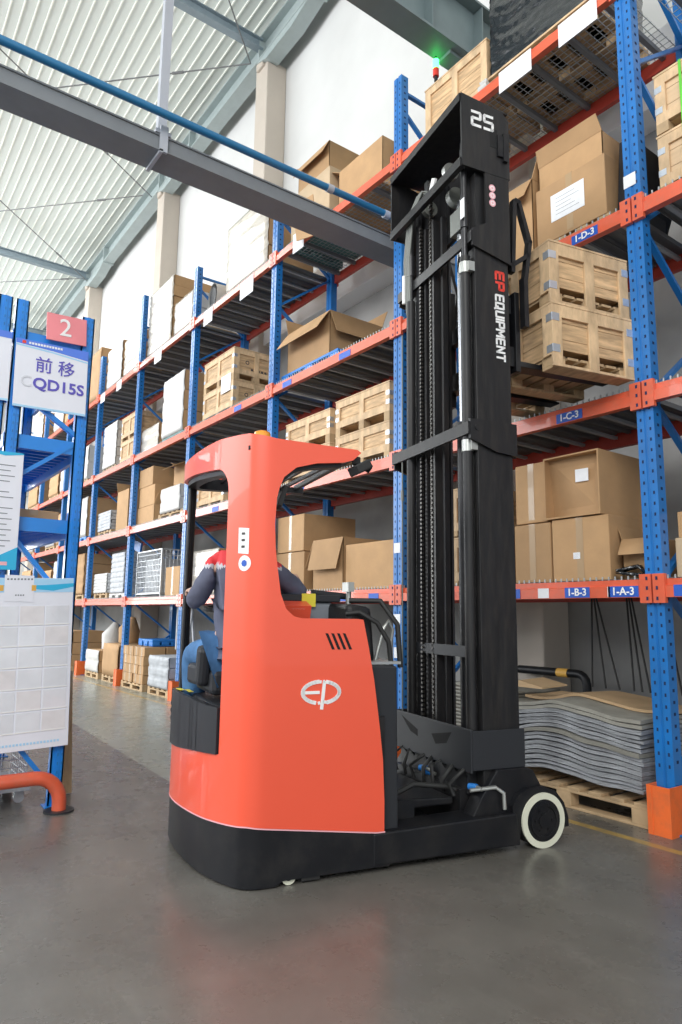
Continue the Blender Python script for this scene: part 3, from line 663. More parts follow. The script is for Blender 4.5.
# --- bay 4
def load(x0, x1, lvl, h, label, kind='film', pal='wood', layers=4, **k):
    w = x1 - x0
    pz = 0
    if pal:
        pl = wood_pallet(w, .85, .12) if pal == 'wood' else plastic_pallet(w, .85, .12, pal)
        putx(pl, x0, x1, YL, .85, Z[lvl], 'pallet under the ' + label, 'pallet', 'pallets of the far bays'); pz = .122
    putx(wrapped_stack(w - .03, .82, h, layers, **k), x0 + .015, x1 - .015, YL, .82, Z[lvl] + pz, label, 'carton stack')
load(-12.86, -11.64, 3, 1.30, 'tallest film-wrapped stack of pale cartons on the top shelf', layers=6)
load(-11.52, -10.68, 3, .62, 'short white wrapped box between the tall stack and the film roll', inner='whitebag', layers=2, cols=1)
load(-11.86, -10.90, 2, 1.10, 'film-wrapped carton stack on a dark teal pallet, third shelf', pal='tealpal', layers=3, m='whitebag')
load(-12.9, -12.0, 2, .5, 'half-hidden brown carton pile by the post on the third shelf', pal=None, layers=2)
for k, (x0, zz, w, h, lb) in enumerate(((-12.92, 0, .85, .36, 'bottom open carton of the leaning carton pile, second shelf'), (-12.86, .365, .78, .38, 'middle carton of the leaning carton pile, second shelf'), (-12.92, .75, .70, .36, 'top carton of the leaning carton pile, second shelf'))):
    putx(carton(w, .7, h, opened=((('r', 60),) if k == 0 else ())), x0, x0 + w, YL, .7, Z[1] + zz, lb, 'carton', 'leaning carton pile', rz=(0, 0, 0)[k])
putx(wood_pallet(1.1, .85, .12), -11.85, -10.75, YL, .85, Z[1], 'wooden pallet holding the white bag, second shelf', 'pallet')
putx(wrapped_stack(.85, .75, .45, 2, 'whitebag', inner='whitebag', cols=1), -11.72, -10.87, YL, .75, Z[1] + .122, 'white bagged load left of the truck roof on the second shelf', 'bag')
putx(carton(.55, .5, .4, opened=(('l', 30), ('f', -20)), flap=.25), -11.45, -10.90, YL + .1, .5, Z[1] + .58, 'open brown carton on top of the white bagged load', 'carton')
# bay 4 first shelf: wire basket and ladder-like frames
def basket(w, d, h, m='mesh', p=.07):
    e = empty('wire_basket', (0, 0, 0)); b = MB(); n = int(w / p); r = .004
    for y in (-d / 2, d / 2):
        for k in range(n + 1): x = -w / 2 + k * w / n; b.box(x - r, x + r, y - r, y + r, .06, h)
    for x in (-w / 2, w / 2):
        for k in range(int(d / p) + 1): y = -d / 2 + k * d / int(d / p); b.box(x - r, x + r, y - r, y + r, .06, h)
    z = .08
    while z < h: 
        for y in (-d / 2, d / 2): b.box(-w / 2, w / 2, y - r, y + r, z - r, z + r)
        for x in (-w / 2, w / 2): b.box(x - r, x + r, -d / 2, d / 2, z - r, z + r)
        z += p * 1.4
    b.build('wire_mesh', m, e)
    b = MB()
    for y in (-d / 2, d / 2): b.box(-w / 2, w / 2, y - .015, y + .015, h - .02, h); b.box(-w / 2, w / 2, y - .015, y + .015, .05, .07)
    for x in (-w / 2, w / 2): b.box(x - .015, x + .015, -d / 2, d / 2, h - .02, h); b.box(x - .015, x + .015, -d / 2, d / 2, .05, .07)
    for x in (-w / 2, w / 2):
        for y in (-d / 2, d / 2): b.box(x - .015, x + .015, y - .015, y + .015, 0, h)
    b.build('frame', m, e)
    return e
putx(basket(1.2, .8, .85), -12.75, -11.55, YL, .8, Z[0], 'grey wire mesh basket on the first shelf left of the truck', 'basket')
putx(wrapped_stack(.7, .6, .62, 3, 'greystuff', inner='greystuff'), -12.55, -11.85, YL + .1, .6, Z[0] + .08, 'grey bundled stock inside the wire basket', 'bundle')
putx(carton(.6, .7, .5), -11.35, -10.75, YL, .7, Z[0], 'brown carton beside the wire basket on the first shelf', 'carton')
# --- bay 5
load(-15.45, -14.42, 3, .92, 'film-wrapped white load right of the brown far carton, top shelf', m='whitebag', layers=4)
load(-14.28, -13.30, 3, .80, 'pale wrapped load left of the far bay post, top shelf', layers=4)
load(-15.35, -14.45, 2, .98, 'white sack pile on a wooden pallet, third shelf', m='whitebag', inner='whitebag', layers=5, cols=1)
two(.96, .50, -14.20, Z[2], 'lower wooden crate of the far bay, third shelf', 'far wooden crates', feet=.08, nf=3)
two(.96, .50, -14.20, Z[2] + .52, 'upper wooden crate of the far bay, third shelf', 'far wooden crates', feet=.08, nf=3)
load(-15.4, -14.5, 1, .42, 'pale grey stacked trays on the second shelf, far bay', m='greystuff', inner='greystuff', layers=6)
putx(carton(.7, .7, .86, opened=(('l', 60),), flap=.3), -14.20, -13.50, YL, .7, Z[1], 'tall brown carton with a torn edge, far bay second shelf', 'carton')
load(-15.4, -14.5, 0, .42, 'pile of folded white papers on a pallet, far bay first shelf', m='whitebag', inner='paper', layers=6)
putx(plastic_pallet(.95, .8, .10, 'whitebag'), -14.35, -13.40, YL, .8, Z[0], 'white plastic pallet under the grey tray tower', 'pallet')
putx(wrapped_stack(.8, .7, .82, 8, 'greystuff', inner='greystuff'), -14.25, -13.45, YL, .7, Z[0] + .102, 'tall tower of grey trays on the first shelf, far bay', 'tray stack')
o = MB().box(-.30, .30, -.02, .02, 0, .2).build('blue_panel', 'blue'); o.location = (-13.90, YL + .35, Z[0] + 1.0); o.rotation_euler = (0, .25, 0); tag(o, 'small blue panel standing on the tower of grey trays', 'panel')
# --- bays 6.. far
load(-17.2, -16.0, 3, 1.25, 'big plain brown carton stack right of the violet lettered sign, top shelf', m='card', layers=2, cols=1, jit=.005)
load(-17.5, -16.5, 2, .82, 'white wrapped load in the far bay seen beside the bright blue post', m='whitebag', inner='whitebag', layers=2, cols=1)
load(-17.3, -16.3, 1, .95, 'white-fronted carton stack on a blue pallet in the far bay', m='whitebag', pal='bluepal', layers=2, cols=1)
load(-17.4, -16.2, 0, .95, 'brown sack stack in the far bay on the first shelf', layers=4, m='card')
for i, (x0, x1) in enumerate(((-20.2, -19.2), (-19.0, -18.4), (-22.8, -21.6), (-21.4, -20.95))):
    for l in range(4): load(x0, x1, l, [.7, .9, .8, 1.0][(i + l) % 4], 'carton stack in the most distant bays seen through the sign rack', m=('whitebag' if (i + l) % 2 else 'card'), layers=3)
for o in COL.objects:
    if o.get('label') == 'carton stack in the most distant bays seen through the sign rack': o['group'] = 'most distant carton stacks'
# --- floor level under the rack: sheet stack on a pallet near the mast
putx(wood_pallet(1.30, .95, .15), -3.86, -2.60, 4.40, .95, 0, 'wooden pallet on the floor carrying the wavy grey foam sheets', 'pallet')
def sheet(w, d, t, amp, m, n=24, ph=0., tilt=.0):
    b = MB(); V = []
    def zf(x, y):
        q = (x + w / 2) / w
        return amp * (math.exp(-((q - .42) / .20) ** 2) - .5 * math.exp(-((q - .1) / .14) ** 2) - 1.0 * max(0, q - .55) + .10 * math.sin(9 * q + ph)) + tilt * (y / d) + .003 * math.sin(23 * q + ph * 2) + .004 * math.sin(11 * q + ph * 2 + 8 * y)
    ny = 6
    for s in (0, 1):
        for i in range(n + 1):
            for j in range(ny + 1):
                x = -w / 2 + w * i / n; y = -d / 2 + d * j / ny; V.append((x, y, zf(x, y) + s * t))
    F = []; K = (n + 1) * (ny + 1); I = lambda i, j, s: s * K + i * (ny + 1) + j
    for i in range(n):
        for j in range(ny):
            F.append((I(i, j, 1), I(i + 1, j, 1), I(i + 1, j + 1, 1), I(i, j + 1, 1))); F.append((I(i, j, 0), I(i, j + 1, 0), I(i + 1, j + 1, 0), I(i + 1, j, 0)))
        F.append((I(i, 0, 0), I(i + 1, 0, 0), I(i + 1, 0, 1), I(i, 0, 1))); F.append((I(i, ny, 0), I(i, ny, 1), I(i + 1, ny, 1), I(i + 1, ny, 0)))
    for j in range(ny):
        F.append((I(0, j, 0), I(0, j, 1), I(0, j + 1, 1), I(0, j + 1, 0))); F.append((I(n, j, 0), I(n, j + 1, 0), I(n, j + 1, 1), I(n, j, 1)))
    b.add(V, F, 0, True); return b
zz = .215; NS = 17
for k in range(NS):
    t = random.uniform(.019, .031); amp = .025 + .035 * min(1, k / 9) - .03 * max(0, (k - 9) / 10)
    mm = 'sheet' if k not in (8, 14, 15) else 'dullsheet'
    if k == 16: mm = 'kraft'
    o = sheet(1.22 + random.uniform(-.03, .03), (.88 if k < 16 else .52) + random.uniform(-.02, .02), t - .001, amp, mm, ph=k * .15).build('foam_sheet' if mm == 'sheet' else ('cardboard_sheet' if mm == 'kraft' else 'brown_sheet'), mm)
    for e_ in [o]:
        sh = o.modifiers.new('S', 'EDGE_SPLIT'); sh.split_angle = 1.
    o.location = (-3.245 + random.uniform(-.012, .012), 4.40 + .47 + (.17 if k == 16 else 0) + random.uniform(-.012, .012), zz)
    if mm == 'sheet': tag(o, 'wavy grey foam sheet in the pile on the floor pallet below the first shelf', 'foam sheet', 'wavy foam sheets on the pallet')
    elif mm == 'kraft': tag(o, 'brown kraft cardboard sheet topping the pile of wavy sheets', 'cardboard sheet')
    else: tag(o, 'dull brown sheet layered into the wavy pile on the floor pallet', 'sheet', 'dull sheets in the wavy pile')
    zz += t + .0055
b = MB(); b.hexa([(-.15, -.02, 0), (.1, -.02, 0), (.1, .3, .01), (-.15, .3, .01), (-.13, -.02, .05), (.1, -.02, .012), (.1, .3, .02), (-.13, .3, .06)]); o = b.build('cardboard_scrap', 'kraft'); o.location = (-3.55, 4.5, zz + .075); tag(o, 'curled cardboard flap at the front left of the wavy sheet pile', 'cardboard')
# second pile behind and to the left
putx(wood_pallet(1.0, .85, .13), -4.92, -3.92, 4.55, .85, 0, 'floor pallet behind the mast foot', 'pallet')
zz = .135 + .05
for k in range(18):
    o = sheet(.96, .8, .024, .03, 'dullsheet', ph=k * .12).build('grey_sheet', 'dullsheet'); o.location = (-4.42 + random.uniform(-.02, .02), 4.97, zz); zz += .031
    tag(o, 'dull grey-brown sheet in the second pile, behind the mast foot', 'sheet', 'sheets in the second pile')
# black guard pipe behind, cable bundles hanging at the wall
b = MB(); pts = [(-4.6, 5.62, .84), (-3.92, 5.62, .84)] + [(-3.92 + .09 * math.sin(a), 5.62, .75 + .09 * math.cos(a)) for a in (.3, .7, 1.1, 1.57)] + [(-3.83, 5.62, 0)]
b.tube(pts, .04, 12); b.tube([(-4.14, 5.62, .84), (-4.02, 5.62, .84)], .042, 12, 1); o = b.build('guard_pipe', ['black', 'gold']); tag(o, 'bent black guard pipe with a yellow band behind the wavy sheet pile', 'guard rail')
CL = 'thin dark rods hanging in a narrow V against the grey wall under the first shelf'
for (x, sp) in ((-3.55, .13), (-3.22, .07), (-2.95, .06), (-2.72, .05)):
    b = MB()
    for q in (-1, 0, 1): b.tube([(q * .02, 0, 0), (sp * q + .08, .0, -.78)], .008, 6)
    b.tube([(-.05, -.02, .0), (.05, -.02, .0)], .014, 6)
    o = b.build('hanging_rod_bundle', 'rubber'); o.location = (x, 5.36, 1.545); tag(o, CL, 'rods', 'hanging rods')
# --- floor level far bays
rr2 = lambda a: random.uniform(-a, a)
def fl(x0, x1, yf, h, label, m='film', layers=3, **k):
    w = x1 - x0
    putx(wood_pallet(w, .8, .12), x0, x1, yf, .8, 0, 'floor pallet under the ' + label, 'pallet', 'floor pallets of the far bays')
    putx(wrapped_stack(w - .04, .76, h, layers, m, **k), x0 + .02, x1 - .02, yf + .01, .76, .122, label, 'carton stack')
putx(wood_pallet(1.1, .85, .12), -12.85, -11.75, 4.40, .85, 0, 'floor pallet under the small tan cartons stacked left of the truck', 'pallet')
small = carton(.25, .38, .155); first = True
for cx_ in range(4):
    for cy_ in range(2):
        for cz_ in range(4):
            o = small if first else copy_tree(small); first = False
            put(o, -12.69 + cx_ * .268 + rr2(.008), 4.60 + cy_ * .40 + rr2(.012), .123 + cz_ * .158, 'small tan carton in the four-high floor stack left of the truck', 'carton', 'small cartons in the floor stack', rz=rr2(2))
o = plastic_pallet(.7, .5, .12, 'bluepal'); put(o, -12.25, 4.85, .76, 'blue plastic crate on the floor pile of brown cartons', 'crate')
fl(-11.55, -10.65, 4.42, .52, 'grey film-wrapped floor pile close behind the cab post', m='greystuff', inner='greystuff', layers=3)
b = MB()
for k in range(9): b.obox((-.3 + .07 * k, .02 * (k % 3), .54), (.05, .03, .98), Matrix.Rotation(.22 * math.sin(k * 2.1), 3, 'Y'))
o = b.build('leaning_slats', 'greystuff'); o.location = (-11.12, 4.85, .69); o.scale = (1, 1, .78); tag(o, 'upright bundle of grey slats on the floor pile behind the cab post', 'slats')
fl(-15.3, -14.4, 4.45, .45, 'low pile of small cartons and bags by the far orange foot', m='whitebag', layers=2)
fl(-14.15, -13.2, 4.45, .62, 'leaning tan cartons on the floor between the two far orange feet', m='card', layers=1, cols=4, jit=.05)
fl(-17.6, -16.4, 4.45, .8, 'dark mixed goods on the floor in the far bay', m='greystuff', layers=3)
for k, (x, h, mm) in enumerate(((-14.9, .55, 'whitebag'), (-14.2 + .35, .5, 'card'))):
    b = MB(); n = 14
    b.tube([(0, 0, 0), (.02, 0, h * .5), (.08, .05, h)], [.2, .22, .05], 10); o = b.build('sack', mm); o.location = (x, 4.85, (.130 + (.46, .63)[k])); tag(o, ('white sack slumped on the low far floor pile', 'brown sack on the leaning tan cartons')[k], 'sack')

# ------------------------------------------------------------------ reach truck (local x = right side, y = towards the mast, z up)
TH = math.radians(13)
T = empty('reach_truck', (-3.15, 1.75, 0), -TH, 'red and black reach truck with a tall black mast lifting two wooden crates', 'forklift')
OUT = [(0, 1.7), (0, .3), (0, .10), (-.008, .04), (-.035, -.015), (-.085, -.055), (-.17, -.10), (-.30, -.15), (-.48, -.19), (-.70, -.218), (-.88, -.222), (-1.02, -.205), (-1.11, -.155), (-1.165, -.07), (-1.18, .05), (-1.18, .5), (-1.18, 1.7)]
def catmull(P, n=8):
    R = []
    for i in range(len(P) - 1):
        p0 = P[max(i - 1, 0)]; p1 = P[i]; p2 = P[i + 1]; p3 = P[min(i + 2, len(P) - 1)]
        for k in range(n):
            t = k / n
            R.append(tuple(.5 * (2 * p1[a] + (p2[a] - p0[a]) * t + (2 * p0[a] - 5 * p1[a] + 4 * p2[a] - p3[a]) * t * t + (3 * p1[a] - p0[a] - 3 * p2[a] + p3[a]) * t ** 3) for a in (0, 1)))
    R.append(P[-1]); return R
OC = [(0, 1.7), (0, .3)] + catmull(OUT[1:-2], 6)[1:] + [(-1.18, 1.7)]
U = [0.]
for a, c in zip(OC, OC[1:]): U.append(U[-1] + math.hypot(c[0] - a[0], c[1] - a[1]))
NRM = []
for i in range(len(OC)):
    a, c = OC[max(0, i - 1)], OC[min(len(OC) - 1, i + 1)]; l = math.hypot(c[0] - a[0], c[1] - a[1]); NRM.append((-(c[1] - a[1]) / l, (c[0] - a[0]) / l))
# u measured so that side point (0, s) has u = 1.7 - s
def at(u, off=0.):
    u = max(0, min(U[-1] - 1e-6, u))
    for i in range(len(U) - 1):
        if U[i] <= u <= U[i + 1]: break
    t = (u - U[i]) / max(1e-9, U[i + 1] - U[i]); a, c = OC[i], OC[i + 1]
    n0, n1 = NRM[i], NRM[i + 1]; nx, ny = n0[0] + (n1[0] - n0[0]) * t, n0[1] + (n1[1] - n0[1]) * t
    return (a[0] + (c[0] - a[0]) * t + off * nx, a[1] + (c[1] - a[1]) * t + off * ny)
def u_of_l(l):   # on the rear face
    best = min(range(len(OC)), key=lambda i: abs(OC[i][0] - l) + (10 if OC[i][1] > .06 else 0)); return U[best]
def us(s): return 1.7 - s
CURVE = [us(.12) + k * .02 for k in range(int((U[-1] - us(.12)) / .02))]
def shell(name, poly, m, thick=.02, off=0., parent=T, zc=(), smooth=True):
    bm = bmesh.new(); vs = [bm.verts.new((a, 0, c)) for a, c in poly]; bm.faces.new(vs)
    lo = min(p[0] for p in poly); hi = max(p[0] for p in poly)
    for uu in CURVE:
        if lo + .002 < uu < hi - .002: bmesh.ops.bisect_plane(bm, geom=bm.verts[:] + bm.edges[:] + bm.faces[:], plane_co=(uu, 0, 0), plane_no=(1, 0, 0))
    zl = min(p[1] for p in poly); zh = max(p[1] for p in poly); nz = int((zh - zl) / .06)
    for z in list(zc) + [zl + (k + .5) * (zh - zl) / (nz + 1) for k in range(nz + 1)]: bmesh.ops.bisect_plane(bm, geom=bm.verts[:] + bm.edges[:] + bm.faces[:], plane_co=(0, 0, z), plane_no=(0, 0, 1))
    for v in bm.verts:
        x, y = at(v.co.x, off(v.co.z) if callable(off) else off); v.co = (x, y, v.co.z)
    bmesh.ops.triangulate(bm, faces=[q for q in bm.faces if len(q.verts) > 4], ngon_method='EAR_CLIP'); bmesh.ops.recalc_face_normals(bm, faces=bm.faces)
    me = bpy.data.meshes.new(name); bm.to_mesh(me); bm.free()
    me.materials.append(M[m])
    for p in me.polygons: p.use_smooth = smooth
    # normals outwards
    c = sum((p.normal.x for p in me.polygons if p.center.x > -.02), 0)
    if c < 0 or (c == 0 and sum(p.normal.y for p in me.polygons) > 0): me.flip_normals()
    o = bpy.data.objects.new(name, me); COL.objects.link(o); o.parent = parent
    s_ = o.modifiers.new('S', 'SOLIDIFY'); s_.thickness = thick; s_.offset = -1
    es = o.modifiers.new('E', 'EDGE_SPLIT'); es.split_angle = math.radians(35)
    return o
ULF = u_of_l(-.185); UEND = us(-0) if False else U[-1] - 1.45    # pillar left edge; left side end of the body
arc = lambda c, r, a0, a1, n: [(c[0] + r[0] * math.cos(math.radians(a0 + (a1 - a0) * k / n)), c[1] + r[1] * math.sin(math.radians(a0 + (a1 - a0) * k / n))) for k in range(n + 1)]
def interp(x, pts):
    if x <= pts[0][0]: return pts[0][1]
    for (x0, y0), (x1, y1) in zip(pts, pts[1:]):
        if x <= x1: return y0 + (y1 - y0) * (x - x0) / (x1 - x0)
    return pts[-1][1]
def colshell(name, segs, m, thick=.02, off=0., step=.02):
    """segments (u0, u1, low(u), high(u), extra u values) of the curved outline, mapped to 3D as vertical strips"""
    V = []; F = []
    for u0, u1, lo, hi, extra in segs:
        us_ = sorted(set([u0, u1] + [q for q in extra if u0 < q < u1] + [u0 + (u1 - u0) * k / max(1, int((u1 - u0) / step)) for k in range(max(1, int((u1 - u0) / step)))]))
        n0 = len(V)
        for q in us_:
            x, y = at(q, off); l, h = lo(q), hi(q)
            for k in range(5): V.append((x, y, l + (h - l) * k / 4))
        for i in range(len(us_) - 1):
            for k in range(4): a = n0 + i * 5 + k; F.append((a, a + 5, a + 6, a + 1))
    me = bpy.data.meshes.new(name); me.from_pydata(V, [], F); me.materials.append(M[m])
    for p in me.polygons: p.use_smooth = True
    q = min(me.polygons, key=lambda p: p.center.y); 
    if q.normal.y > 0 : me.flip_normals()
    o = bpy.data.objects.new(name, me); COL.objects.link(o); o.parent = T
    s_ = o.modifiers.new('S', 'SOLIDIFY'); s_.thickness = thick; s_.offset = -1
    es = o.modifiers.new('E', 'EDGE_SPLIT'); es.split_angle = math.radians(35)
    return o
def zb(u):  # red/black boundary height
    s = 1.7 - u
    if s > 0: return .30 - .095 * min(1, s / .72)
    return .30 - .04 * min(1, (-s) / 1.0)
UL = U[-1] - 1.25
colshell('chassis_skirt', [(us(.80), U[-1] - 1.0, lambda u: interp(u, [(us(.80), .03), (us(.35), .03), (us(.20), .030), (us(.16), .008), (ULF + .2, .010), (ULF + .75, .025), (U[-1] - 1.25, .08), (U[-1] - 1.0, .12)]), lambda u: zb(u) - .004, [])], 'black', .04, -.004)
colshell('edge_highlight', [(us(.77), U[-1] - 1.0, lambda u: zb(u) - .004, lambda u: zb(u) + .002, [])], 'pink', .008, .0015)  # pale pink strip paints in the highlight along the red-black edge
EDG = [(us(.765), .36), (us(.755), .58), (us(.735), .75), (us(.70), 1.0), (us(.665), 1.18), (us(.632), 1.328), (us(.60), 1.332), (us(.27), 1.332), (us(.225), 1.342), (us(.18), 1.38), (us(.147), 1.46), (us(.125), 1.60), (us(.112), 1.70), (us(.105), 1.83)]
TOP = [(us(.608), 2.274), (us(.585), 2.288), (us(.40), 2.292), (us(.10), 2.30), (us(-.05), 2.325), (ULF + .1, 2.33), (ULF + .5, 2.315), (UL - .02, 2.285), (UL, 2.275)]
ROFR = [(us(.608), 2.27), (us(.56), 2.225), (us(.50), 2.205), (us(.34), 2.185), (us(.22), 2.150), (us(.15), 2.09), (us(.125), 2.03), (us(.112), 1.97), (us(.105), 1.83)]
ROFL = [(ULF, 2.02)] + [(ULF + .12 - .12 * math.cos(math.radians(a)), 2.02 + .14 * math.sin(math.radians(a))) for a in (15, 30, 45, 60, 75, 90)] + [(ULF + .45, 2.185), (UL - .18, 2.225), (UL, 2.262)]
POD = [(ULF, .625), (ULF + .25, .605), (ULF + .65, .575), (U[-1] - 1.5, .535), (UL, .51)]
uu_ = lambda P: [q[0] for q in P]
colshell('body_panel', [(us(.765), us(.105), lambda u: zb(u) + .003, lambda u: interp(u, EDG), uu_(EDG)), (us(.105), ULF, lambda u: zb(u) + .003, lambda u: interp(u, TOP), uu_(TOP)),
    (ULF, UL, lambda u: zb(u) + .003, lambda u: interp(u, POD), uu_(POD)), (us(.608), us(.105), lambda u: interp(u, ROFR), lambda u: interp(u, TOP), uu_(ROFR) + uu_(TOP)), (ULF, UL, lambda u: interp(u, ROFL), lambda u: interp(u, TOP), uu_(ROFL) + uu_(TOP))], 'truckred', .025)
colshell('roof_lining', [(us(.50), us(.15), lambda u: interp(u, ROFR) - .022, lambda u: 2.26, []), (ULF, UL, lambda u: interp(u, ROFL) - .03, lambda u: 2.26, [])], 'black', .07, -.028)
colshell('rear_pod', [(ULF + .012, UL, lambda u: interp(u, POD) + .008, lambda u: .86 + .02 * math.sin(PI * (u - ULF) / (UL - ULF)), [])], 'dkgrey', .03, .012)
b = MB()
b.bar((-.06, .57, 2.25), (-1.10, .60, 2.25), .03, .03); b.bar((-1.13, -.1, 2.235), (-1.12, .66, 2.235), .05, .04)
for k in range(1, 8):
    y = -.12 + k * .09; b.bar((-.05, y, 2.245), (-1.12, y, 2.245), .02, .022)
b.build('roof_frame', 'black', T)
b = MB(); b.tube([(-1.11, -.135, .80), (-1.11, -.135, 1.5), (-1.11, -.13, 2.24)], .028, 10); b.tube([(-1.06, -.155, .80), (-1.06, -.15, 2.2)], .012, 8); b.build('rear_post', 'black', T)
# black pod with backrest opening
pod = [(ULF + .012, .625), (ULF + .25, .61), (ULF + .55, .58), (U[-1] - 1.5, .54), (UL, .51), (UL, .84), (ULF + .62, .885), (ULF + .35, .88), (ULF + .12, .865), (ULF + .012, .86)]
o = shell('rear_pod', pod, 'dkgrey', .03, .012)
b = MB(); b.box(-1.12, -.30, -.12, .35, .60, .865); b.build('pod_top', 'dkgrey', T, bevel=.02)
b = MB(); b.box(-.88, -.74, -.165, -.14, .886, .888); b.build('yellow_sticker', 'yellow', T)
b = MB(); b.obox((-.90, -.19, .888), (.10, .03, .003), Matrix.Rotation(.1, 3, 'Z')); b.build('yellow_sticker', 'yellow', T)
b = MB()
for k in range(3): b.ring((-.98 + .0 * k, -.226, .80 - .045 * k), (0, 1, 0), .006, .014, .004, 10)
b.build('emboss_mark', 'black', T)
# body internals
b = MB(); b.box(-1.15, -.03, .05, .78, .10, .80); b.build('floor_module', 'black', T)
b = MB(); b.box(-.40, -.035, .10, .62, .8, 1.31); b.build('side_cabinet', 'black', T, bevel=.01)
b = MB(); b.hexa([(-1.12, .55, .2), (-.05, .70, .2), (-.05, .88, .15), (-1.12, .88, .15), (-1.12, .55, 1.08), (-.05, .66, 1.08), (-.05, .87, 1.07), (-1.12, .87, 1.07)]); b.build('battery_cover', 'dkgrey', T, bevel=.012)
b = MB(); b.hexa([(-1.05, .60, 1.08), (-.22, .62, 1.08), (-.22, .82, 1.08), (-1.05, .82, 1.08), (-1.05, .60, 1.44), (-.24, .64, 1.42), (-.24, .80, 1.40), (-1.05, .80, 1.44)]); b.build('hydraulic_housing', 'black', T, bevel=.03)
b = MB(); b.tube([(-.24, .63, 1.36), (-.20, .70, 1.37), (-.17, .80, 1.31), (-.16, .87, 1.20), (-.16, .89, 1.05)], .014, 8); b.tube([(-.35, .70, 1.44), (-.25, .86, 1.44), (-.20, .95, 1.30), (-.20, .97, 1.05)], .016, 8); b.build('hydraulic_hose', 'rubber', T)
b = MB(); b.tube([(-.28, .84, 1.08), (-.28, .90, 1.28), (-.28, .93, 1.32), (-.28, .96, 1.27), (-.28, .93, 1.10)], .012, 8); b.build('lifting_eye', 'silver', T)
b = MB(); b.box(-.52, -.12, .66, .93, 1.075, 1.09); b.build('cover_plate', 'galv', T)
b = MB(); b.tube([(-.55, .78, 1.40), (-.55, .785, 1.52)], .018, 8); b.box(-.6, -.5, .76, .80, 1.5, 1.56); b.build('lever', 'silver', T)
# console
b = MB(); b.box(-.92, -.50, .40, .66, 1.18, 1.43); b.build('console_housing', 'grey', T, bevel=.02)
b = MB(); b.box(-.95, -.48, .26, .70, 1.43, 1.475); b.tube([(-.6, .55, 1.49), (-.6, .80, 1.47)], .022, 8); b.tube([(-.62, .36, 1.47), (-.62, .36, 1.56)], .02, 8); b.build('armrest_console', 'dkgrey', T, bevel=.015)
b = MB(); b.box(-.482, -.476, .44, .53, 1.40, 1.48); b.build('yellow_tag', 'yellow', T)
b = MB(); b.obox((-.42, .36, 1.38), (.10, .20, .08), Matrix.Rotation(.3, 3, 'Y')); b.build('red_cover', 'truckred', T); b = MB(); b.box(-.372, -.366, .33, .42, 1.385, 1.40); b.build('white_stripe', 'white', T)
b = MB(); b.tube([(-.7, .05, 1.20), (-.72, .04, 1.36)], .03, 10); b.ring((-.72, .04, 1.38), (0.1, 0, 1), .12, .145, .025, 24); b.build('steering_wheel', 'rubber', T)
# seat
b = MB(); b.box(-.80, -.38, -.12, .32, .90, 1.04); b.build('seat_cushion', 'dkgrey', T, bevel=.03)
b = MB(); b.box(-.36, -.26, -.04, .30, .96, 1.30); b.build('seat_back', 'dkgrey', T, bevel=.03)
b = MB(); b.obox((-.62, -.145, 1.0), (.26, .06, .12), Matrix.Rotation(.1, 3, 'Z')); b.obox((-.47, -.15, 1.06), (.10, .07, .22), Matrix.Rotation(.2, 3, 'Y')); b.build('seat_bolster', 'dkgrey', T, bevel=.025)
# roof details
b = MB(); b.tube([(-.28, .10, 2.29), (-.28, .10, 2.325)], .045, 16); b.build('beacon_base', 'black', T)
b = MB(); b.tube([(-.28, .10, 2.325), (-.28, .10, 2.36), (-.28, .10, 2.40), (-.28, .10, 2.41)], [.052, .054, .046, .02], 16); b.build('beacon_lens', 'amber', T)
b = MB(); b.obox((-.05, .625, 2.195), (.13, .10, .055), Matrix.Rotation(.5, 3, 'X')); b.obox((-.05, .60, 2.235), (.03, .05, .05), Matrix.Identity(3)); b.tube([(-.05, .66, 2.21), (-.05, .69, 2.195)], .028, 10); b.build('camera_box', 'rubber', T, bevel=.01)
b = MB(); b.tube([(-.12, .12, 2.12), (-.12, .16, 2.04)], .012, 8); b.obox((-.12, .17, 2.0), (.10, .03, .12), Matrix.Rotation(-.3, 3, 'X')); b.build('mirror', 'rubber', T, bevel=.01)
# stickers on the pillar, grille slots, logo
ux = us(-.055)
def on_shell(name, poly, m, off=.0025): return shell(name, poly, m, .001, off)
cx = us(-.068)
on_shell('white_sticker', [(cx - .035, 1.665), (cx + .035, 1.672), (cx + .037, 1.81), (cx - .034, 1.803)], 'white')
on_shell('round_sticker', [(cx - .01 + .04 * math.cos(2 * PI * k / 20), 1.617 + .042 * math.sin(2 * PI * k / 20)) for k in range(20)], 'white')
on_shell('sticker_symbol', [(cx - .01 + .018 * math.cos(2 * PI * k / 7), 1.617 + .018 * math.sin(2 * PI * k / 7)) for k in range(7)], 'labelblue', .005)
for k in range(3): on_shell('sticker_symbol', [(cx - .01, 1.70 + .035 * k), (cx + .012, 1.70 + .035 * k), (cx + .012, 1.712 + .035 * k), (cx - .01, 1.712 + .035 * k)], 'ink', .005)
for k in range(4):
    s0 = .405 + k * .034
    b = MB(); b.add([(.0025, s0, 1.255), (.0025, s0 + .016, 1.253), (.0025, s0 + .056, 1.168), (.0025, s0 + .040, 1.168), (-.01, s0, 1.255), (-.01, s0 + .016, 1.253), (-.01, s0 + .056, 1.168), (-.01, s0 + .040, 1.168)], [(0, 1, 2, 3), (4, 5, 6, 7), (0, 1, 5, 4), (1, 2, 6, 5), (2, 3, 7, 6), (3, 0, 4, 7)]); b.build('grille_slot', 'pit', T)
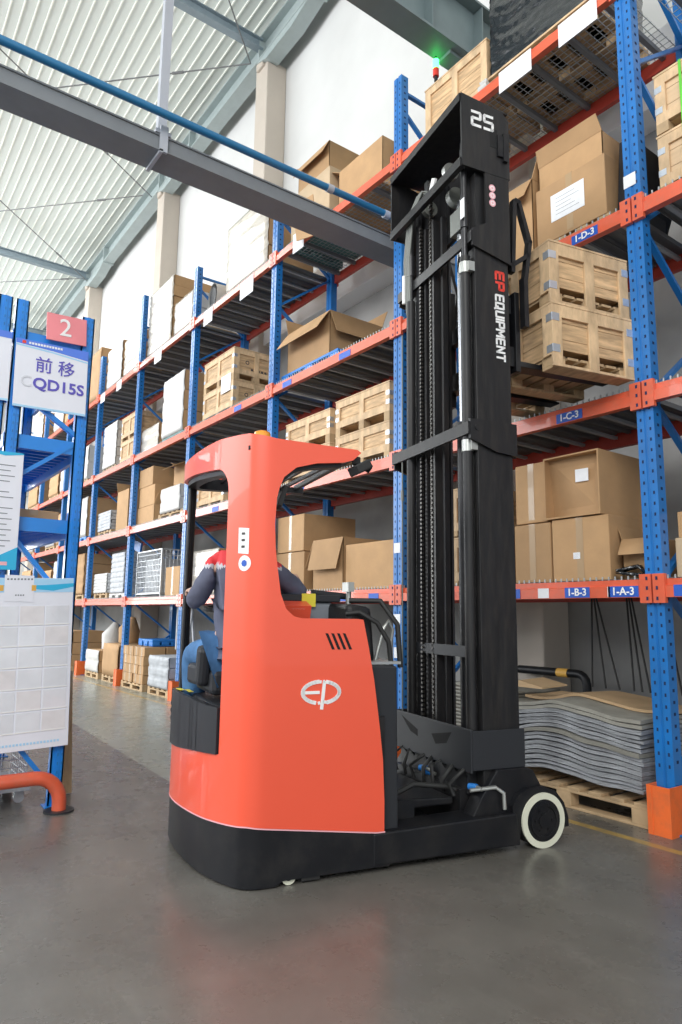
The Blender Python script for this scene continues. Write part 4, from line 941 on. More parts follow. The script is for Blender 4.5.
# oval letter mark: E is an open left oval with a bar, P an open right oval with a stem
def stroke(b, pts, w, x=.003):
    for (a, c) in zip(pts, pts[1:]):
        dy, dz = c[0] - a[0], c[1] - a[1]; l = math.hypot(dy, dz) or 1; ny, nz = -dz / l * w / 2, dy / l * w / 2; ey, ez = dy / l * w * .2, dz / l * w * .2
        V = [(x, a[0] - ey + ny, a[1] - ez + nz), (x, a[0] - ey - ny, a[1] - ez - nz), (x, c[0] + ey - ny, c[1] + ez - nz), (x, c[0] + ey + ny, c[1] + ez + nz)]
        V += [(x - .006, p[1], p[2]) for p in V]; b.add(V, [(0, 1, 2, 3), (7, 6, 5, 4), (0, 4, 5, 1), (1, 5, 6, 2), (2, 6, 7, 3), (3, 7, 4, 0)])
cy, cz = .386, .945
el = lambda a, rx=.105, rz=.056: (cy + rx * math.cos(math.radians(a)), cz + rz * math.sin(math.radians(a)))
b = MB(); stroke(b, [el(a) for a in range(98, 263, 11)], .020); stroke(b, [(cy - .10, cz), (cy - .012, cz)], .016); stroke(b, [el(262), (cy - .008, cz - .054)], .016); stroke(b, [el(98), (cy - .002, cz + .054)], .016); b.build('logo_letter', 'whiteletter', T)
b = MB(); stroke(b, [el(a) for a in range(-70, 83, 11)], .020); stroke(b, [(cy + .018, cz + .055), (cy + .004, cz - .085)], .018); stroke(b, [el(-70), (cy + .012, cz - .05)], .016); stroke(b, [el(82), (cy + .018, cz + .056)], .016); b.build('logo_letter', 'whiteletter', T)
# chassis: straddle legs, wheels, castor
for lx, nm in ((0, 1), (-1.18, -1)):
    b = MB(); x0, x1 = (lx - .20, lx) if nm == 1 else (lx, lx + .20)
    b.hexa([(x0, .7, .035), (x1, .7, .035), (x1, 1.66, .035), (x0, 1.66, .035), (x0, .7, .20), (x1, .7, .20), (x1, 1.64, .215), (x0, 1.64, .215)]); b.build('straddle_leg', 'black', T, bevel=.01)
    b = MB(); xm0, xm1 = (lx - .19, lx - .03) if nm == 1 else (lx + .03, lx + .19)
    P = [(1.62, .06), (1.62, .25), (1.66, .31), (1.74, .345), (1.85, .345), (1.94, .31), (2.0, .24), (2.03, .15), (2.03, .10), (2.005, .10), (1.99, .18), (1.95, .25), (1.88, .295), (1.80, .30), (1.72, .27), (1.68, .20), (1.665, .06)]
    b.prism(P, lambda a, c, d: (d, a, c), xm0, (xm1 if nm == -1 else lx - .015)); b.build('wheel_fender', 'black', T)
    xc = (lx - .065) if nm == 1 else (lx + .065); xo = xc + nm * .06
    e = MB(); e.tube([(xc - .06, 1.83, .157), (xc + .06, 1.83, .157)], .155, 40, 0); o = e.build('wheel', 'rubber', T, bevel=.008)
    e = MB(); e.ring((xo + nm * .001, 1.83, .157), (1, 0, 0), .120, .1565, .012, 48); e.build('tyre', 'cream', o)
    e = MB(); e.tube([(xo - nm * .0, 1.83, .157), (xo + nm * .008, 1.83, .157)], .119, 40); e.ring((xo + nm * .01, 1.83, .157), (1, 0, 0), .085, .10, .016, 36); e.tube([(xo, 1.83, .157), (xo + nm * .018, 1.83, .157)], .04, 20)
    for k in range(6): a = k * PI / 3; e.tube([(xo, 1.83 + .062 * math.cos(a), .157 + .062 * math.sin(a)), (xo + nm * .016, 1.83 + .062 * math.cos(a), .157 + .062 * math.sin(a))], .009, 8)
    e.build('hub', 'black', o)
b = MB(); b.box(-1.0, -.18, .93, 1.05, .06, .30); b.box(-1.0, -.18, 1.05, 1.36, .05, .09); b.box(-1.0, -.18, 1.36, 1.46, .05, .33); b.build('chassis_frame', 'black', T)
b = MB(); b.hexa([(-.98, .93, .24), (-.22, .93, .24), (-.22, 1.34, .24), (-.98, 1.34, .24), (-.98, .93, .30), (-.22, .93, .30), (-.22, 1.34, .28), (-.98, 1.34, .28)]); b.build('tray_cover', 'black', T, bevel=.01)
b = MB()
for k in range(7): b.box(-.30 + .0, -.20, .80 + k * .025, .812 + k * .025, .21, .30)
b.build('bellows', 'black', T)
b = MB(); b.box(-1.0, -.16, 1.40, 1.52, .30, .47); b.build('tilt_block', 'black', T, bevel=.01)
b = MB()
random.seed(3)
for k in range(7):
    x = -.9 + k * .12; b.tube([(x, 1.32, .30), (x + rr(.05), 1.30, .40 + rr(.04)), (x + rr(.05), 1.38, .46), (x + rr(.03), 1.44, .36)], .013, 7)
b.tube([(-.25, .9, .30), (-.28, 1.1, .36), (-.24, 1.3, .34), (-.22, 1.42, .30)], .016, 8)
b.build('hose_bundle', 'rubber', T)
for (x, y, z) in ((-.62, 1.34, .37), (-.60, 1.36, .35), (-.14, 1.40, .355)):
    b = MB(); b.tube([(x, y, z), (x + .05, y + .02, z + .004)], .02, 8); b.tube([(x + .05, y + .02, z + .004), (x + .09, y + .03, z)], .012, 8, 1); b.build('hose_fitting', ['bluefit', 'silver'], T)
b = MB(); b.tube([(-.07, 1.36, .35), (-.045, 1.52, .36), (-.02, 1.56, .33), (-.02, 1.565, .24)], .012, 8); b.build('steel_line', 'silver', T)
b = MB(); b.box(-.14, -.05, .20, .34, .035, .10); b.build('castor_housing', 'rubber', T)
o = MB().tube([(-.075, .235, .04), (-.022, .235, .04)], .038, 24).build('wheel', 'rubber', T)
MB().ring((-.021, .235, .04), (1, 0, 0), .020, .0385, .006, 24).build('tyre', 'cream', o)
b = MB(); b.box(-.06, -.01, .30, .40, .012, .05); b.build('step_bracket', 'rubber', T)
b = MB(); b.tube([(-.62, .15, .13), (-.50, .15, .13)], .125, 28); b.build('drive_wheel', 'rubber', T)
# ---- mast
R0, L0 = -.09, -.94       # outer faces
def chan(b, xw, dirn, s0, s1, z0, z1, dep, t=.018, mi=0):
    b.box(xw, xw + dirn * t, s0, s1, z0, z1, mi); b.box(xw + dirn * t, xw + dirn * dep, s0, s0 + t, z0, z1, mi); b.box(xw + dirn * t, xw + dirn * dep, s1 - t, s1, z0, z1, mi)
for xo, dr in ((R0, -1), (L0, 1)):
    b = MB(); chan(b, xo, dr, 1.47, 1.74, .33, 3.80, .075, mi=0); b.build('outer_rail', 'mastblack', T, bevel=.004)
    b = MB(); chan(b, xo + dr * .022, dr, 1.50, 1.72, .40, 4.36, .085); b.build('middle_rail', 'mastblack', T)
    b = MB(); chan(b, xo + dr * .085, dr, 1.46, 1.60, .40, 4.6, .06); chan(b, xo + dr * .15, dr, 1.50, 1.70, .50, 4.7, .05); b.build('inner_rail', 'grease', T)
    # lift cylinder along the outer rail, with rod and silver clamps
    b = MB(); b.tube([(xo + dr * .055, 1.43, .45), (xo + dr * .055, 1.43, 3.74)], .034, 14); b.build('lift_cylinder', 'mastblack', T)
    b = MB(); b.tube([(xo + dr * .055, 1.43, 3.74), (xo + dr * .055, 1.43, 4.38)], .020, 12); b.tube([(xo + dr * .055, 1.43, 3.95), (xo + dr * .055, 1.43, 4.12)], .028, 12); b.build('cylinder_rod', 'grease', T)
    for zc in ((3.62, 2.40) if dr < 0 else ()): b = MB(); b.tube([(xo + dr * .055, 1.43, zc), (xo + dr * .055, 1.43, zc + .075)], .039, 14); b.box(xo, xo + dr * .03, 1.425, 1.47, zc + .005, zc + .07); b.build('clamp', 'silver', T)
    b = MB(); zz = .5
    cxn = xo + dr * (.105 if dr < 0 else .30)
    while zz < 4.6:
        b.box(cxn - .012, cxn + .012, 1.455, 1.475, zz, zz + .016); b.box(cxn - .006, cxn + .006, 1.45, 1.48, zz + .018, zz + .030); zz += .034
    b.build('lift_chain', 'chain', T)
b = MB(); b.box(-.14, -.095, 1.395, 1.40, 4.0, 4.14); b.build('cylinder_label', 'paper', T)
# inner nested rails seen in the left half
b = MB()
for x, s0, s1 in ((-.86, 1.47, 1.52), (-.80, 1.50, 1.53), (-.74, 1.47, 1.53), (-.68, 1.50, 1.53), (-.61, 1.46, 1.54), (-.55, 1.50, 1.54)):
    b.box(x - .013, x + .013, s0, s1, .45, 4.28)
b.build('carriage_guide', 'mastblack', T)
b = MB(); zz = .5
while zz < 4.3: b.box(-.775, -.755, 1.44, 1.46, zz, zz + .015); zz += .03
b.build('lift_chain', 'chain', T)
b = MB(); b.tube([(-.36, 1.54, .40), (-.36, 1.54, 2.62)], .042, 16); b.tube([(-.36, 1.54, 2.58), (-.36, 1.54, 2.66)], .05, 16); b.build('centre_cylinder', 'black', T)
b = MB(); b.tube([(-.36, 1.54, 2.62), (-.36, 1.54, 4.30)], .026, 14); b.build('centre_rod', 'chrome', T)
b = MB(); b.box(-.43, -.29, 1.50, 1.58, 4.05, 4.22); b.tube([(-.41, 1.52, 4.34), (-.36, 1.52, 4.34)], .07, 20); b.build('chain_pulley', 'hose', T)
for x, z in ((-.72, 4.44), (-.42, 4.56)):
    b = MB(); b.tube([(x - .02, 1.50, z), (x + .02, 1.50, z)], .062, 18); b.tube([(x - .05, 1.50, z), (x + .05, 1.50, z)], .02, 10); b.build('chain_pulley', 'hose' if x < -.5 else 'silver', T)
b = MB()
for k, x in enumerate((-.95, -.925, -.90, -.875)):
    b.tube([(x, 1.42, 3.75 - .1 * k), (x, 1.41, 4.1), (x + .05, 1.42, 4.45), (x + .12, 1.46, 4.6), (x + .2, 1.50, 4.55)], .010, 8)
b.build('mast_hose', 'hose', T)
b = MB(); b.tube([(-.95, 1.405, 3.75), (-.95, 1.405, 3.98)], .014, 10); b.build('hose_sleeve', 'white', T)
b = MB(); b.obox((-.58, 1.44, 4.50), (.05, .02, .16), Matrix.Rotation(.5, 3, 'Y')); b.build('white_tag', 'white', T)
b = MB(); b.tube([(-.97, 1.40, .5), (-.97, 1.40, 3.5)], .006, 6); b.tube([(-.97, 1.40, 2.2), (-.97, 1.40, 2.28)], .012, 8); b.build('cable', 'hose', T)
# top frame with the capacity number
def plate_x(b, P, x0, x1): b.prism(P, lambda a, c, d: (d, a, c), x0, x1)
PT = [(1.37, 4.36), (1.76, 4.35), (1.76, 4.80), (1.70, 4.86), (1.37, 4.90)]
b = MB(); plate_x(b, PT, -.085, -.070); b.build('top_plate', 'mastblack', T)
b = MB(); plate_x(b, [(1.37, 4.36), (1.76, 4.35), (1.76, 4.80), (1.37, 4.90)], -1.11, -1.095); b.build('top_plate', 'mastblack', T)
b = MB(); b.box(-1.10, -.08, 1.36, 1.38, 4.84, 4.90); b.box(-1.10, -.08, 1.36, 1.40, 4.355, 4.42); b.box(-1.10, -.08, 1.37, 1.76, 4.86, 4.87); b.box(-1.10, -.08, 1.72, 1.76, 4.4, 4.8); b.build('top_frame', 'mastblack', T)
b = MB(); b.box(-.0695, -.055, 1.655, 1.70, 4.50, 4.66); b.box(-.0695, -.05, 1.70, 1.735, 4.47, 4.68); b.build('latch', 'black', T)
b = MB(); b.box(-.0715, -.068, 1.60, 1.66, 4.56, 4.70); 
b.build('plate_slot', 'pit', T)
TF = {'2': [[(0, 6), (4, 6), (4, 3.2), (0, 3.2), (0, 0), (4, 0)]], '5': [[(4, 6), (0, 6), (0, 3.2), (4, 3.2), (4, 0), (0, 0)]], 'E': [[(4, 6), (0, 6), (0, 0), (4, 0)], [(0, 3.1), (3.6, 3.1)]],
      'P': [[(0, 0), (0, 6), (4, 6), (4, 2.6), (0, 2.6)]], 'Q': [[(0, 0), (0, 6), (4, 6), (4, 0), (0, 0)], [(2.6, 1.6), (4.6, -1.)]], 'U': [[(0, 6), (0, 0), (4, 0), (4, 6)]], 'I': [[(0, 0), (0, 6)]],
      'M': [[(0, 0), (0, 6), (2.4, 2.2), (4.8, 6), (4.8, 0)]], 'N': [[(0, 0), (0, 6), (4, 0), (4, 6)]], 'T': [[(0, 6), (4.2, 6)], [(2.1, 6), (2.1, 0)]]}
def tech(name, txt, m, o, right, up, h, wx, t, gap=1.9, depth=.0015):
    right = Vector(right); up = Vector(up); nrm = right.cross(up); b = MB(); cx_ = 0
    for ch in txt:
        wmax = 0
        for line in TF[ch]:
            P = []
            for i, p in enumerate(line):     # trim the outer corners a little
                wmax = max(wmax, p[0])
                if 0 < i < len(line) - 1 and ch not in 'MN':
                    for q in (line[i - 1], line[i + 1]):
                        d = Vector(q) - Vector(p); P.append(Vector(p) + d.normalized() * .32)
                else: P.append(Vector(p))
            for a_, c_ in zip(P, P[1:]):
                A = Vector(o) + right * ((cx_ + a_.x) * wx) + up * (a_.y * h / 6); B = Vector(o) + right * ((cx_ + c_.x) * wx) + up * (c_.y * h / 6)
                d = (B - A); d = d.normalized(); n_ = nrm.cross(d) * t / 2; A -= d * t * .32; B += d * t * .32
                V = [A + n_, A - n_, B - n_, B + n_]; V = [v + nrm * depth for v in V] + [v - nrm * .001 for v in V]
                b.add(V, [(0, 1, 2, 3), (7, 6, 5, 4), (0, 4, 5, 1), (1, 5, 6, 2), (2, 6, 7, 3), (3, 7, 4, 0)])
        cx_ += wmax + gap
    return b.build(name, m, T)
tech('number_lettering', '25', 'whiteletter', (-.0695, 1.455, 4.685), (0, 1, 0), (0, 0, 1), .10, .0170, .020)
# second stage cross frame
b = MB(); plate_x(b, [(1.455, 3.70), (1.455, 4.36), (1.75, 4.36), (1.75, 3.70), (1.60, 3.76)][::-1] if False else [(1.445, 3.80), (1.75, 3.72), (1.75, 4.36), (1.555, 4.36), (1.555, 3.98), (1.445, 3.92)], -.088, -.072); b.build('stage_plate', 'mastblack', T)
b = MB(); plate_x(b, [(1.445, 3.80), (1.75, 3.72), (1.75, 4.36), (1.555, 4.36), (1.555, 3.98), (1.445, 3.92)], -1.108, -1.092); b.build('stage_plate', 'mastblack', T)
b = MB(); b.box(-1.11, -.075, 1.435, 1.455, 3.83, 3.905); b.build('cross_bar', 'mastblack', T)
b = MB(); b.box(-1.0, -.14, 1.60, 1.63, 4.12, 4.20); b.build('cross_bar', 'mastblack', T)
# third stage collar
PC = [(1.40, 2.47), (1.60, 2.40), (1.76, 2.385), (1.76, 2.60), (1.40, 2.60)]
b = MB(); plate_x(b, PC, -.088, -.066); b.tube([(-.066, 1.45, 2.545), (-.06, 1.45, 2.545)], .018, 12); b.build('collar_plate', 'mastblack', T)
b = MB(); plate_x(b, PC, -1.112, -1.092); b.build('collar_plate', 'mastblack', T)
b = MB(); b.box(-1.11, -.07, 1.385, 1.405, 2.50, 2.58); b.build('cross_bar', 'mastblack', T)
b = MB(); b.box(-.95, -.16, 1.455, 1.47, 1.10, 1.17); b.build('cross_bar', 'dkgrey', T)
# lower apron plate with two tapered cut-outs shown dark
b = MB(); b.box(-1.06, -.07, 1.37, 1.385, .44, .69); b.box(-.085, -.068, 1.385, 1.76, .455, .68); b.box(-1.1, -1.083, 1.385, 1.76, .455, .68); b.build('apron_plate', 'dkgrey', T, bevel=.004)
for P in ([(-.93, .665), (-.70, .60), (-.70, .555), (-.80, .575)], [(-.52, .60), (-.28, .645), (-.34, .57), (-.47, .545)]):
    b = MB(); b.prism(P, lambda a, c, d: (a, d, c), 1.3695, 1.376); b.build('plate_cutout', 'pit', T)
b = MB(); plate_x(b, [(1.36, .20), (1.86, .20), (1.86, .34), (1.80, .44), (1.74, .455), (1.54, .455), (1.42, .30)], -.16, -.05); b.build('mast_foot', 'black', T, bevel=.006)
b = MB(); plate_x(b, [(1.36, .20), (1.86, .20), (1.86, .34), (1.80, .44), (1.54, .455), (1.42, .30)], -1.13, -1.02); b.build('mast_foot', 'black', T, bevel=.006)
b = MB(); b.box(-1.0, -.18, 1.5, 1.7, .10, .30); b.build('mast_base', 'black', T)
# side lettering and round stickers on the right rail
tech('red_lettering', 'EP', 'redletter', (-.0898, 1.638, 3.655), (0, 0, -1), (0, 1, 0), .062, .0125, .017)
tech('side_lettering', 'EQUIPMENT', 'whiteletter', (-.0898, 1.634, 3.49), (0, 0, -1), (0, 1, 0), .062, .0094, .014)
for z in (4.25, 4.195, 4.14):
    b = MB(); b.tube([(-.0715, 1.61, z), (-.0695, 1.61, z)], .026, 20); b.ring((-.069, 1.61, z), (1, 0, 0), .010, .016, .001, 14, 1); b.build('round_sticker', ['pink', 'white'], T)
# ---- carriage, load backrest and forks (raised)
b = MB(); b.box(-1.0, -.20, 1.78, 1.86, 3.06, 3.20); b.box(-1.0, -.20, 1.78, 1.84, 3.44, 3.56); b.box(-.98, -.90, 1.76, 1.84, 2.96, 3.9); b.box(-.30, -.22, 1.76, 1.84, 2.96, 3.9); b.build('carriage', 'black', T)
for x in (-.13, -1.05):
    b = MB()
    b.bar((x, 1.80, 3.70), (x, 1.83, 4.25), .03, .045, up=(1, 0, 0)); b.bar((x, 1.83, 4.25), (x, 1.87, 4.24), .03, .045, up=(1, 0, 0)); b.bar((x, 1.865, 4.25), (x, 1.955, 3.95), .03, .045, up=(1, 0, 0)); b.bar((x, 1.955, 3.97), (x, 1.90, 3.62), .03, .045, up=(1, 0, 0))
    b.bar((x, 1.78, 3.74), (x, 1.94, 3.86), .03, .045, up=(1, 0, 0)); b.bar((x, 1.90, 3.68), (x, 1.90, 3.32), .035, .055, up=(1, 0, 0)); b.build('load_guard', 'black', T)
for z in (3.56, 3.40): b = MB(); b.tube([(-.13, 1.90, z), (-.105, 1.90, z)], .016, 10); b.build('bolt', 'silver', T)
for x in (-.24, -.82):
    b = MB(); b.box(x - .06, x + .06, 1.86, 1.90, 3.02, 3.60); b.hexa([(x - .06, 1.86, 3.058), (x + .06, 1.86, 3.058), (x + .055, 2.74, 3.075), (x - .055, 2.74, 3.075), (x - .06, 1.86, 3.100), (x + .06, 1.86, 3.100), (x + .055, 2.74, 3.092), (x - .055, 2.74, 3.092)])
    b.build('fork', 'black', T, bevel=.004)

# ---- the two crates on the forks (things of their own)
TM = Matrix.Translation((-3.15, 1.75, 0)) @ Matrix.Rotation(-TH, 4, 'Z')
def at_truck(o, x, y, z, rz=0):
    p = TM @ Vector((x, y, z)); o.location = p; o.rotation_euler = (0, 0, -TH + rz); return o
def fork_crate(w, d, h, skids):
    e = empty('wooden_crate', (0, 0, 0)); bt = .02; z0 = skids
    b = MB(); npk = 3; ph = (h - z0) / npk       # plank panels; the lowest course stands back at the right side leaving openings
    for k in range(npk):
        a, c = z0 + k * ph + .002, z0 + (k + 1) * ph - .002
        b.box(-w / 2 + .02, w / 2 - .02, -d / 2 + bt, -d / 2 + bt + .015, a, c); b.box(-w / 2 + .02, w / 2 - .02, d / 2 - bt - .015, d / 2 - bt, a, c)
        if k == 0: a = z0 + .045
        b.box(w / 2 - bt - .015, w / 2 - bt, -d / 2 + .02, d / 2 - .02, a, c); b.box(-w / 2 + bt, -w / 2 + bt + .015, -d / 2 + .02, d / 2 - .02, a, c)
    b.box(-w / 2 + .05, w / 2 - .05, -d / 2 + .05, d / 2 - .05, z0 + .06, h - .02)
    b.build('plank_panel', 'wood', e)
    b = MB(); bw = .085
    for sx in (1, -1):
        for y in (-d / 2, -bw * .5, d / 2 - bw):
            x0, x1 = (w / 2 - bt, w / 2) if sx > 0 else (-w / 2, -w / 2 + bt); b.box(x0, x1, y, y + bw, .02, h)
        x0, x1 = (w / 2 - bt, w / 2) if sx > 0 else (-w / 2, -w / 2 + bt)
        for ya, yb in ((-d / 2 + bw, -bw * .5), (bw * .5, d / 2 - bw)): b.box(x0, x1, ya, yb, h - .09, h)
        b.box(x0, x1 + sx * .004, -d / 2, d / 2, 0, .02)
    for k in range(4):
        x = -w / 2 + bt + k * (w - bw - 2 * bt) / 3; b.box(x, x + bw, -d / 2, -d / 2 + bt, z0, h); b.box(x, x + bw, d / 2 - bt, d / 2, z0, h)
    for k in range(3):
        xa = -w / 2 + bt + k * (w - bw - 2 * bt) / 3 + bw; xb = -w / 2 + bt + (k + 1) * (w - bw - 2 * bt) / 3; b.box(xa, xb, -d / 2, -d / 2 + bt, h - .07, h); b.box(xa, xb, d / 2 - bt, d / 2, h - .07, h)
    b.build('batten_frame', 'wood_h', e, bevel=.003)
    for x in (-w / 2 + .02, -.06, w / 2 - .14):
        b = MB(); b.box(x, x + .12, -d / 2 + .02, d / 2 - .02, .0, .02)
        for y in (-d / 2 + .02, -.05, d / 2 - .12): b.box(x, x + .12, y, y + .10, .02, z0)
        b.build('skid', 'pal', e, bevel=.003)
    b = MB()
    for k in range(6): y = -d / 2 + .03 + k * (d - .16) / 5; b.box(-w / 2 + .02, w / 2 - .02, y, y + .09, z0 - .018, z0)
    b.build('deck_boards', 'pal', e)
    b = MB(); n = 6
    for k in range(n): b.box(-w / 2 - .003, w / 2 + .003, -d / 2 - .003 + k * (d + .006) / n + .002, -d / 2 - .003 + (k + 1) * (d + .006) / n - .002, h, h + .014)
    b.build('lid', 'wood_h', e)
    for yy, sy in ((-d / 2, -1), (d / 2, 1)):
        for zz in (.10, h - .12):
            b = MB(); b.box(w / 2, w / 2 + .003, yy - sy * .06, yy + sy * .002, zz, zz + .055); b.box(w / 2 - .06, w / 2, yy, yy + sy * .003, zz, zz + .055); b.build('corner_bracket', 'zinc', e)
    b = MB(); b.bar((w / 2 - .42, -d / 2 - .003, z0), (w / 2 - .50, -d / 2 - .003, h), .018, .003, up=(0, 1, 0)); b.build('strap', 'white', e)
    return e
c1 = fork_crate(1.08, .73, .445, .085); at_truck(c1, -.55, 2.40, 3.03); c1.location.z = 2.995 + .0; tag(c1, 'lower weathered wooden crate resting on the raised forks', 'crate', 'crates on the forks')
c2 = fork_crate(1.08, .72, .445, .085); at_truck(c2, -.56, 2.395, 3.466); tag(c2, 'upper weathered wooden crate stacked on the forked crate', 'crate', 'crates on the forks')
c1.location.z = 3.035; c2.location.z = 3.035 + .445 + .016

# ------------------------------------------------------------------ the driver
def skinned(name, joints, edges, root, m, parent, sub=2):
    names = list(joints); idx = {n: i for i, n in enumerate(names)}
    me = bpy.data.meshes.new(name); me.from_pydata([joints[n][0] for n in names], [(idx[a], idx[c]) for a, c in edges], [])
    o = bpy.data.objects.new(name, me); COL.objects.link(o)
    sk = o.modifiers.new('Skin', 'SKIN'); sk.use_smooth_shade = True
    if not me.skin_vertices: 
        bpy.context.view_layer.objects.active = o
        bm = bmesh.new(); bm.from_mesh(me); bm.verts.layers.skin.verify(); bm.to_mesh(me); bm.free()
    for i, n in enumerate(names):
        r = joints[n][1]; r = (r, r) if not isinstance(r, tuple) else r
        me.skin_vertices[0].data[i].radius = r; me.skin_vertices[0].data[i].use_root = (n == root)
    s = o.modifiers.new('Sub', 'SUBSURF'); s.levels = s.render_levels = sub
    bpy.context.view_layer.update()
    me2 = bpy.data.meshes.new_from_object(o.evaluated_get(bpy.context.evaluated_depsgraph_get())); COL.objects.unlink(o); bpy.data.objects.remove(o)
    me2.name = name; me2.materials.clear()
    for q in (m if isinstance(m, (list, tuple)) else [m]): me2.materials.append(M[q])
    for p in me2.polygons: p.use_smooth = True; p.material_index = 0
    o = bpy.data.objects.new(name, me2); COL.objects.link(o)
    if parent: o.parent = parent
    return o
PR = empty('person', (0, 0, 0), 0, 'seated driver seen from behind, grey-blue jacket with red shoulders, blue jeans', 'person')
at_truck(PR, -.47, .065, 1.055)
J = {}
def j(n, x, y, z, r): J[n] = ((x, y, z), r)
# local frame: x right of truck, y to mast, z up; driver faces -x, his left is -y
j('pelvis', -.02, 0, .10, .12); j('waist', .0, 0, .28, .105); j('chest', -.02, .01, .46, .12); j('neck', -.03, .02, .66, .055); j('head', -.06, .04, .79, .085); j('crown', -.07, .045, .91, .075)
for sd, s in (('l', -1), ('r', 1)):
    j('sh' + sd, -.02, s * .165, .575, .032)
    if sd == 'l': j('el' + sd, -.13, -.25, .36, .042); j('wr' + sd, -.36, -.22, .42, .03); j('pa' + sd, -.43, -.20, .44, .034)
    else: j('el' + sd, -.10, .40, .42, .045); j('wr' + sd, -.32, .44, .53, .03); j('pa' + sd, -.39, .44, .545, .034)
    j('hp' + sd, -.06, s * .10, .06, .095); j('kn' + sd, -.44, s * .15 - (.03 if s < 0 else 0), .06, .065); j('an' + sd, -.50, s * .15, -.36, .045); j('toe' + sd, -.66, s * .16, -.40, .035)
    pv = Vector(J['pa' + sd][0])
    for k in range(4):
        off = Vector((-.02, (k - 1.5) * .021, .0)); a = pv + off; L3 = [.026, .030, .028, .022][k]
        j('f%s%da' % (sd, k), *(a + Vector((-.03, 0, .0))), .0095); j('f%s%db' % (sd, k), *(a + Vector((-.03 - L3, 0, -.010))), .0088); j('f%s%dc' % (sd, k), *(a + Vector((-.035 - L3, 0, -.034))), .008)
    t = pv + Vector((.0, -s * .03, .0)); j('t%sa' % sd, *t, .011); j('t%sb' % sd, *(t + Vector((-.03, -s * .018, -.01))), .0095); j('t%sc' % sd, *(t + Vector((-.052, -s * .016, -.024))), .0085)
E_ = [('pelvis', 'waist'), ('waist', 'chest'), ('chest', 'neck'), ('neck', 'head'), ('head', 'crown')]
for sd in 'lr':
    E_ += [('chest', 'sh' + sd), ('sh' + sd, 'el' + sd), ('el' + sd, 'wr' + sd), ('wr' + sd, 'pa' + sd), ('pelvis', 'hp' + sd), ('hp' + sd, 'kn' + sd), ('kn' + sd, 'an' + sd), ('an' + sd, 'toe' + sd)]
    for k in range(4): E_ += [('pa' + sd, 'f%s%da' % (sd, k)), ('f%s%da' % (sd, k), 'f%s%db' % (sd, k)), ('f%s%db' % (sd, k), 'f%s%dc' % (sd, k))]
    E_ += [('pa' + sd, 't%sa' % sd), ('t%sa' % sd, 't%sb' % sd), ('t%sb' % sd, 't%sc' % sd)]
skinned('body', J, E_, 'pelvis', 'skin', PR, 2)
def sub(ns, grow): return {n: (J[n][0], tuple(q + grow for q in (J[n][1] if isinstance(J[n][1], tuple) else (J[n][1],) * 2))) for n in ns}
JK = sub(['pelvis', 'waist', 'chest', 'shl', 'ell', 'shr', 'elr'], .034)
JK['pelvis'] = ((-.02, 0, .20), (.155, .155)); JK['waist'] = (J['waist'][0], (.155, .155)); JK['chest'] = (J['chest'][0], (.16, .16)); JK['hem'] = ((-.02, 0, .11), (.16, .16))
for q_ in ('shl', 'shr'): JK[q_] = (J[q_][0], (.085, .085))
for q_ in ('ell', 'elr'): JK[q_] = (J[q_][0], (.060, .060))
JK['latl'] = ((-.02, -.125, .44), (.115, .115)); JK['latr'] = ((-.02, .125, .44), (.115, .115))
JK['collar'] = ((-.03, 0, .66), (.075, .075))
for sd in 'lr':
    e0 = Vector(J['el' + sd][0]); w0 = Vector(J['wr' + sd][0]); JK['cuff' + sd] = (tuple(e0.lerp(w0, .40)), (.050, .050))
jk = skinned('jacket', JK, [('pelvis', 'hem'), ('pelvis', 'waist'), ('waist', 'chest'), ('chest', 'collar'), ('chest', 'latl'), ('chest', 'latr'), ('chest', 'shl'), ('shl', 'ell'), ('ell', 'cuffl'), ('chest', 'shr'), ('shr', 'elr'), ('elr', 'cuffr')], 'pelvis', ['jacket', 'jacketred', 'piping'], PR, 3)
from mathutils import noise
for v in jk.data.vertices:
    n_ = noise.noise(v.co * 9) + .5 * noise.noise(v.co * Vector((14, 14, 34))); v.co += v.normal * .013 * n_
for p in jk.data.polygons:
    c = p.center; lim = .575
    if c.z > lim and abs(c.y) < .235: p.material_index = 1
    elif c.z > lim - .018 and abs(c.y) < .235: p.material_index = 2
JN = sub(['pelvis', 'hpl', 'knl', 'anl', 'hpr', 'knr', 'anr'], .022)
JN['pelvis'] = ((-.02, 0, .10), (.165, .165))
skinned('jeans', JN, [('pelvis', 'hpl'), ('hpl', 'knl'), ('knl', 'anl'), ('pelvis', 'hpr'), ('hpr', 'knr'), ('knr', 'anr')], 'pelvis', 'jeans', PR, 2)
for sd in 'lr':
    a = Vector(J['an' + sd][0]); t = Vector(J['toe' + sd][0]); skinned('shoe', {'a': (tuple(a - Vector((0, 0, .04))), (.05, .05)), 'b': (tuple(t), (.045, .04)), 'c': (tuple(t + Vector((-.05, 0, 0))), (.035, .03))}, [('a', 'b'), ('b', 'c')], 'a', 'shoe', PR, 2)
b = MB()
for i in range(9):
    for k in range(16):
        pass
bm = bmesh.new(); bmesh.ops.create_uvsphere(bm, u_segments=24, v_segments=16, radius=1)
for v in bm.verts: v.co = Vector((v.co.x * .103 - .06, v.co.y * .092 + .04, v.co.z * .10 + .87))
bmesh.ops.delete(bm, geom=[v for v in bm.verts if v.co.z < .815 or (v.co.x < -.125 and v.co.z < .885)], context='VERTS')
me = bpy.data.meshes.new('hair'); bm.to_mesh(me); bm.free(); me.materials.append(M['hair']); o = bpy.data.objects.new('hair', me); COL.objects.link(o); o.parent = PR
for p in me.polygons: p.use_smooth = True
b = MB(); b.tube([(-.135, .04, .815), (-.165, .04, .79), (-.155, .04, .78)], [.008, .014, .006], 8); b.build('nose', 'skin', PR)
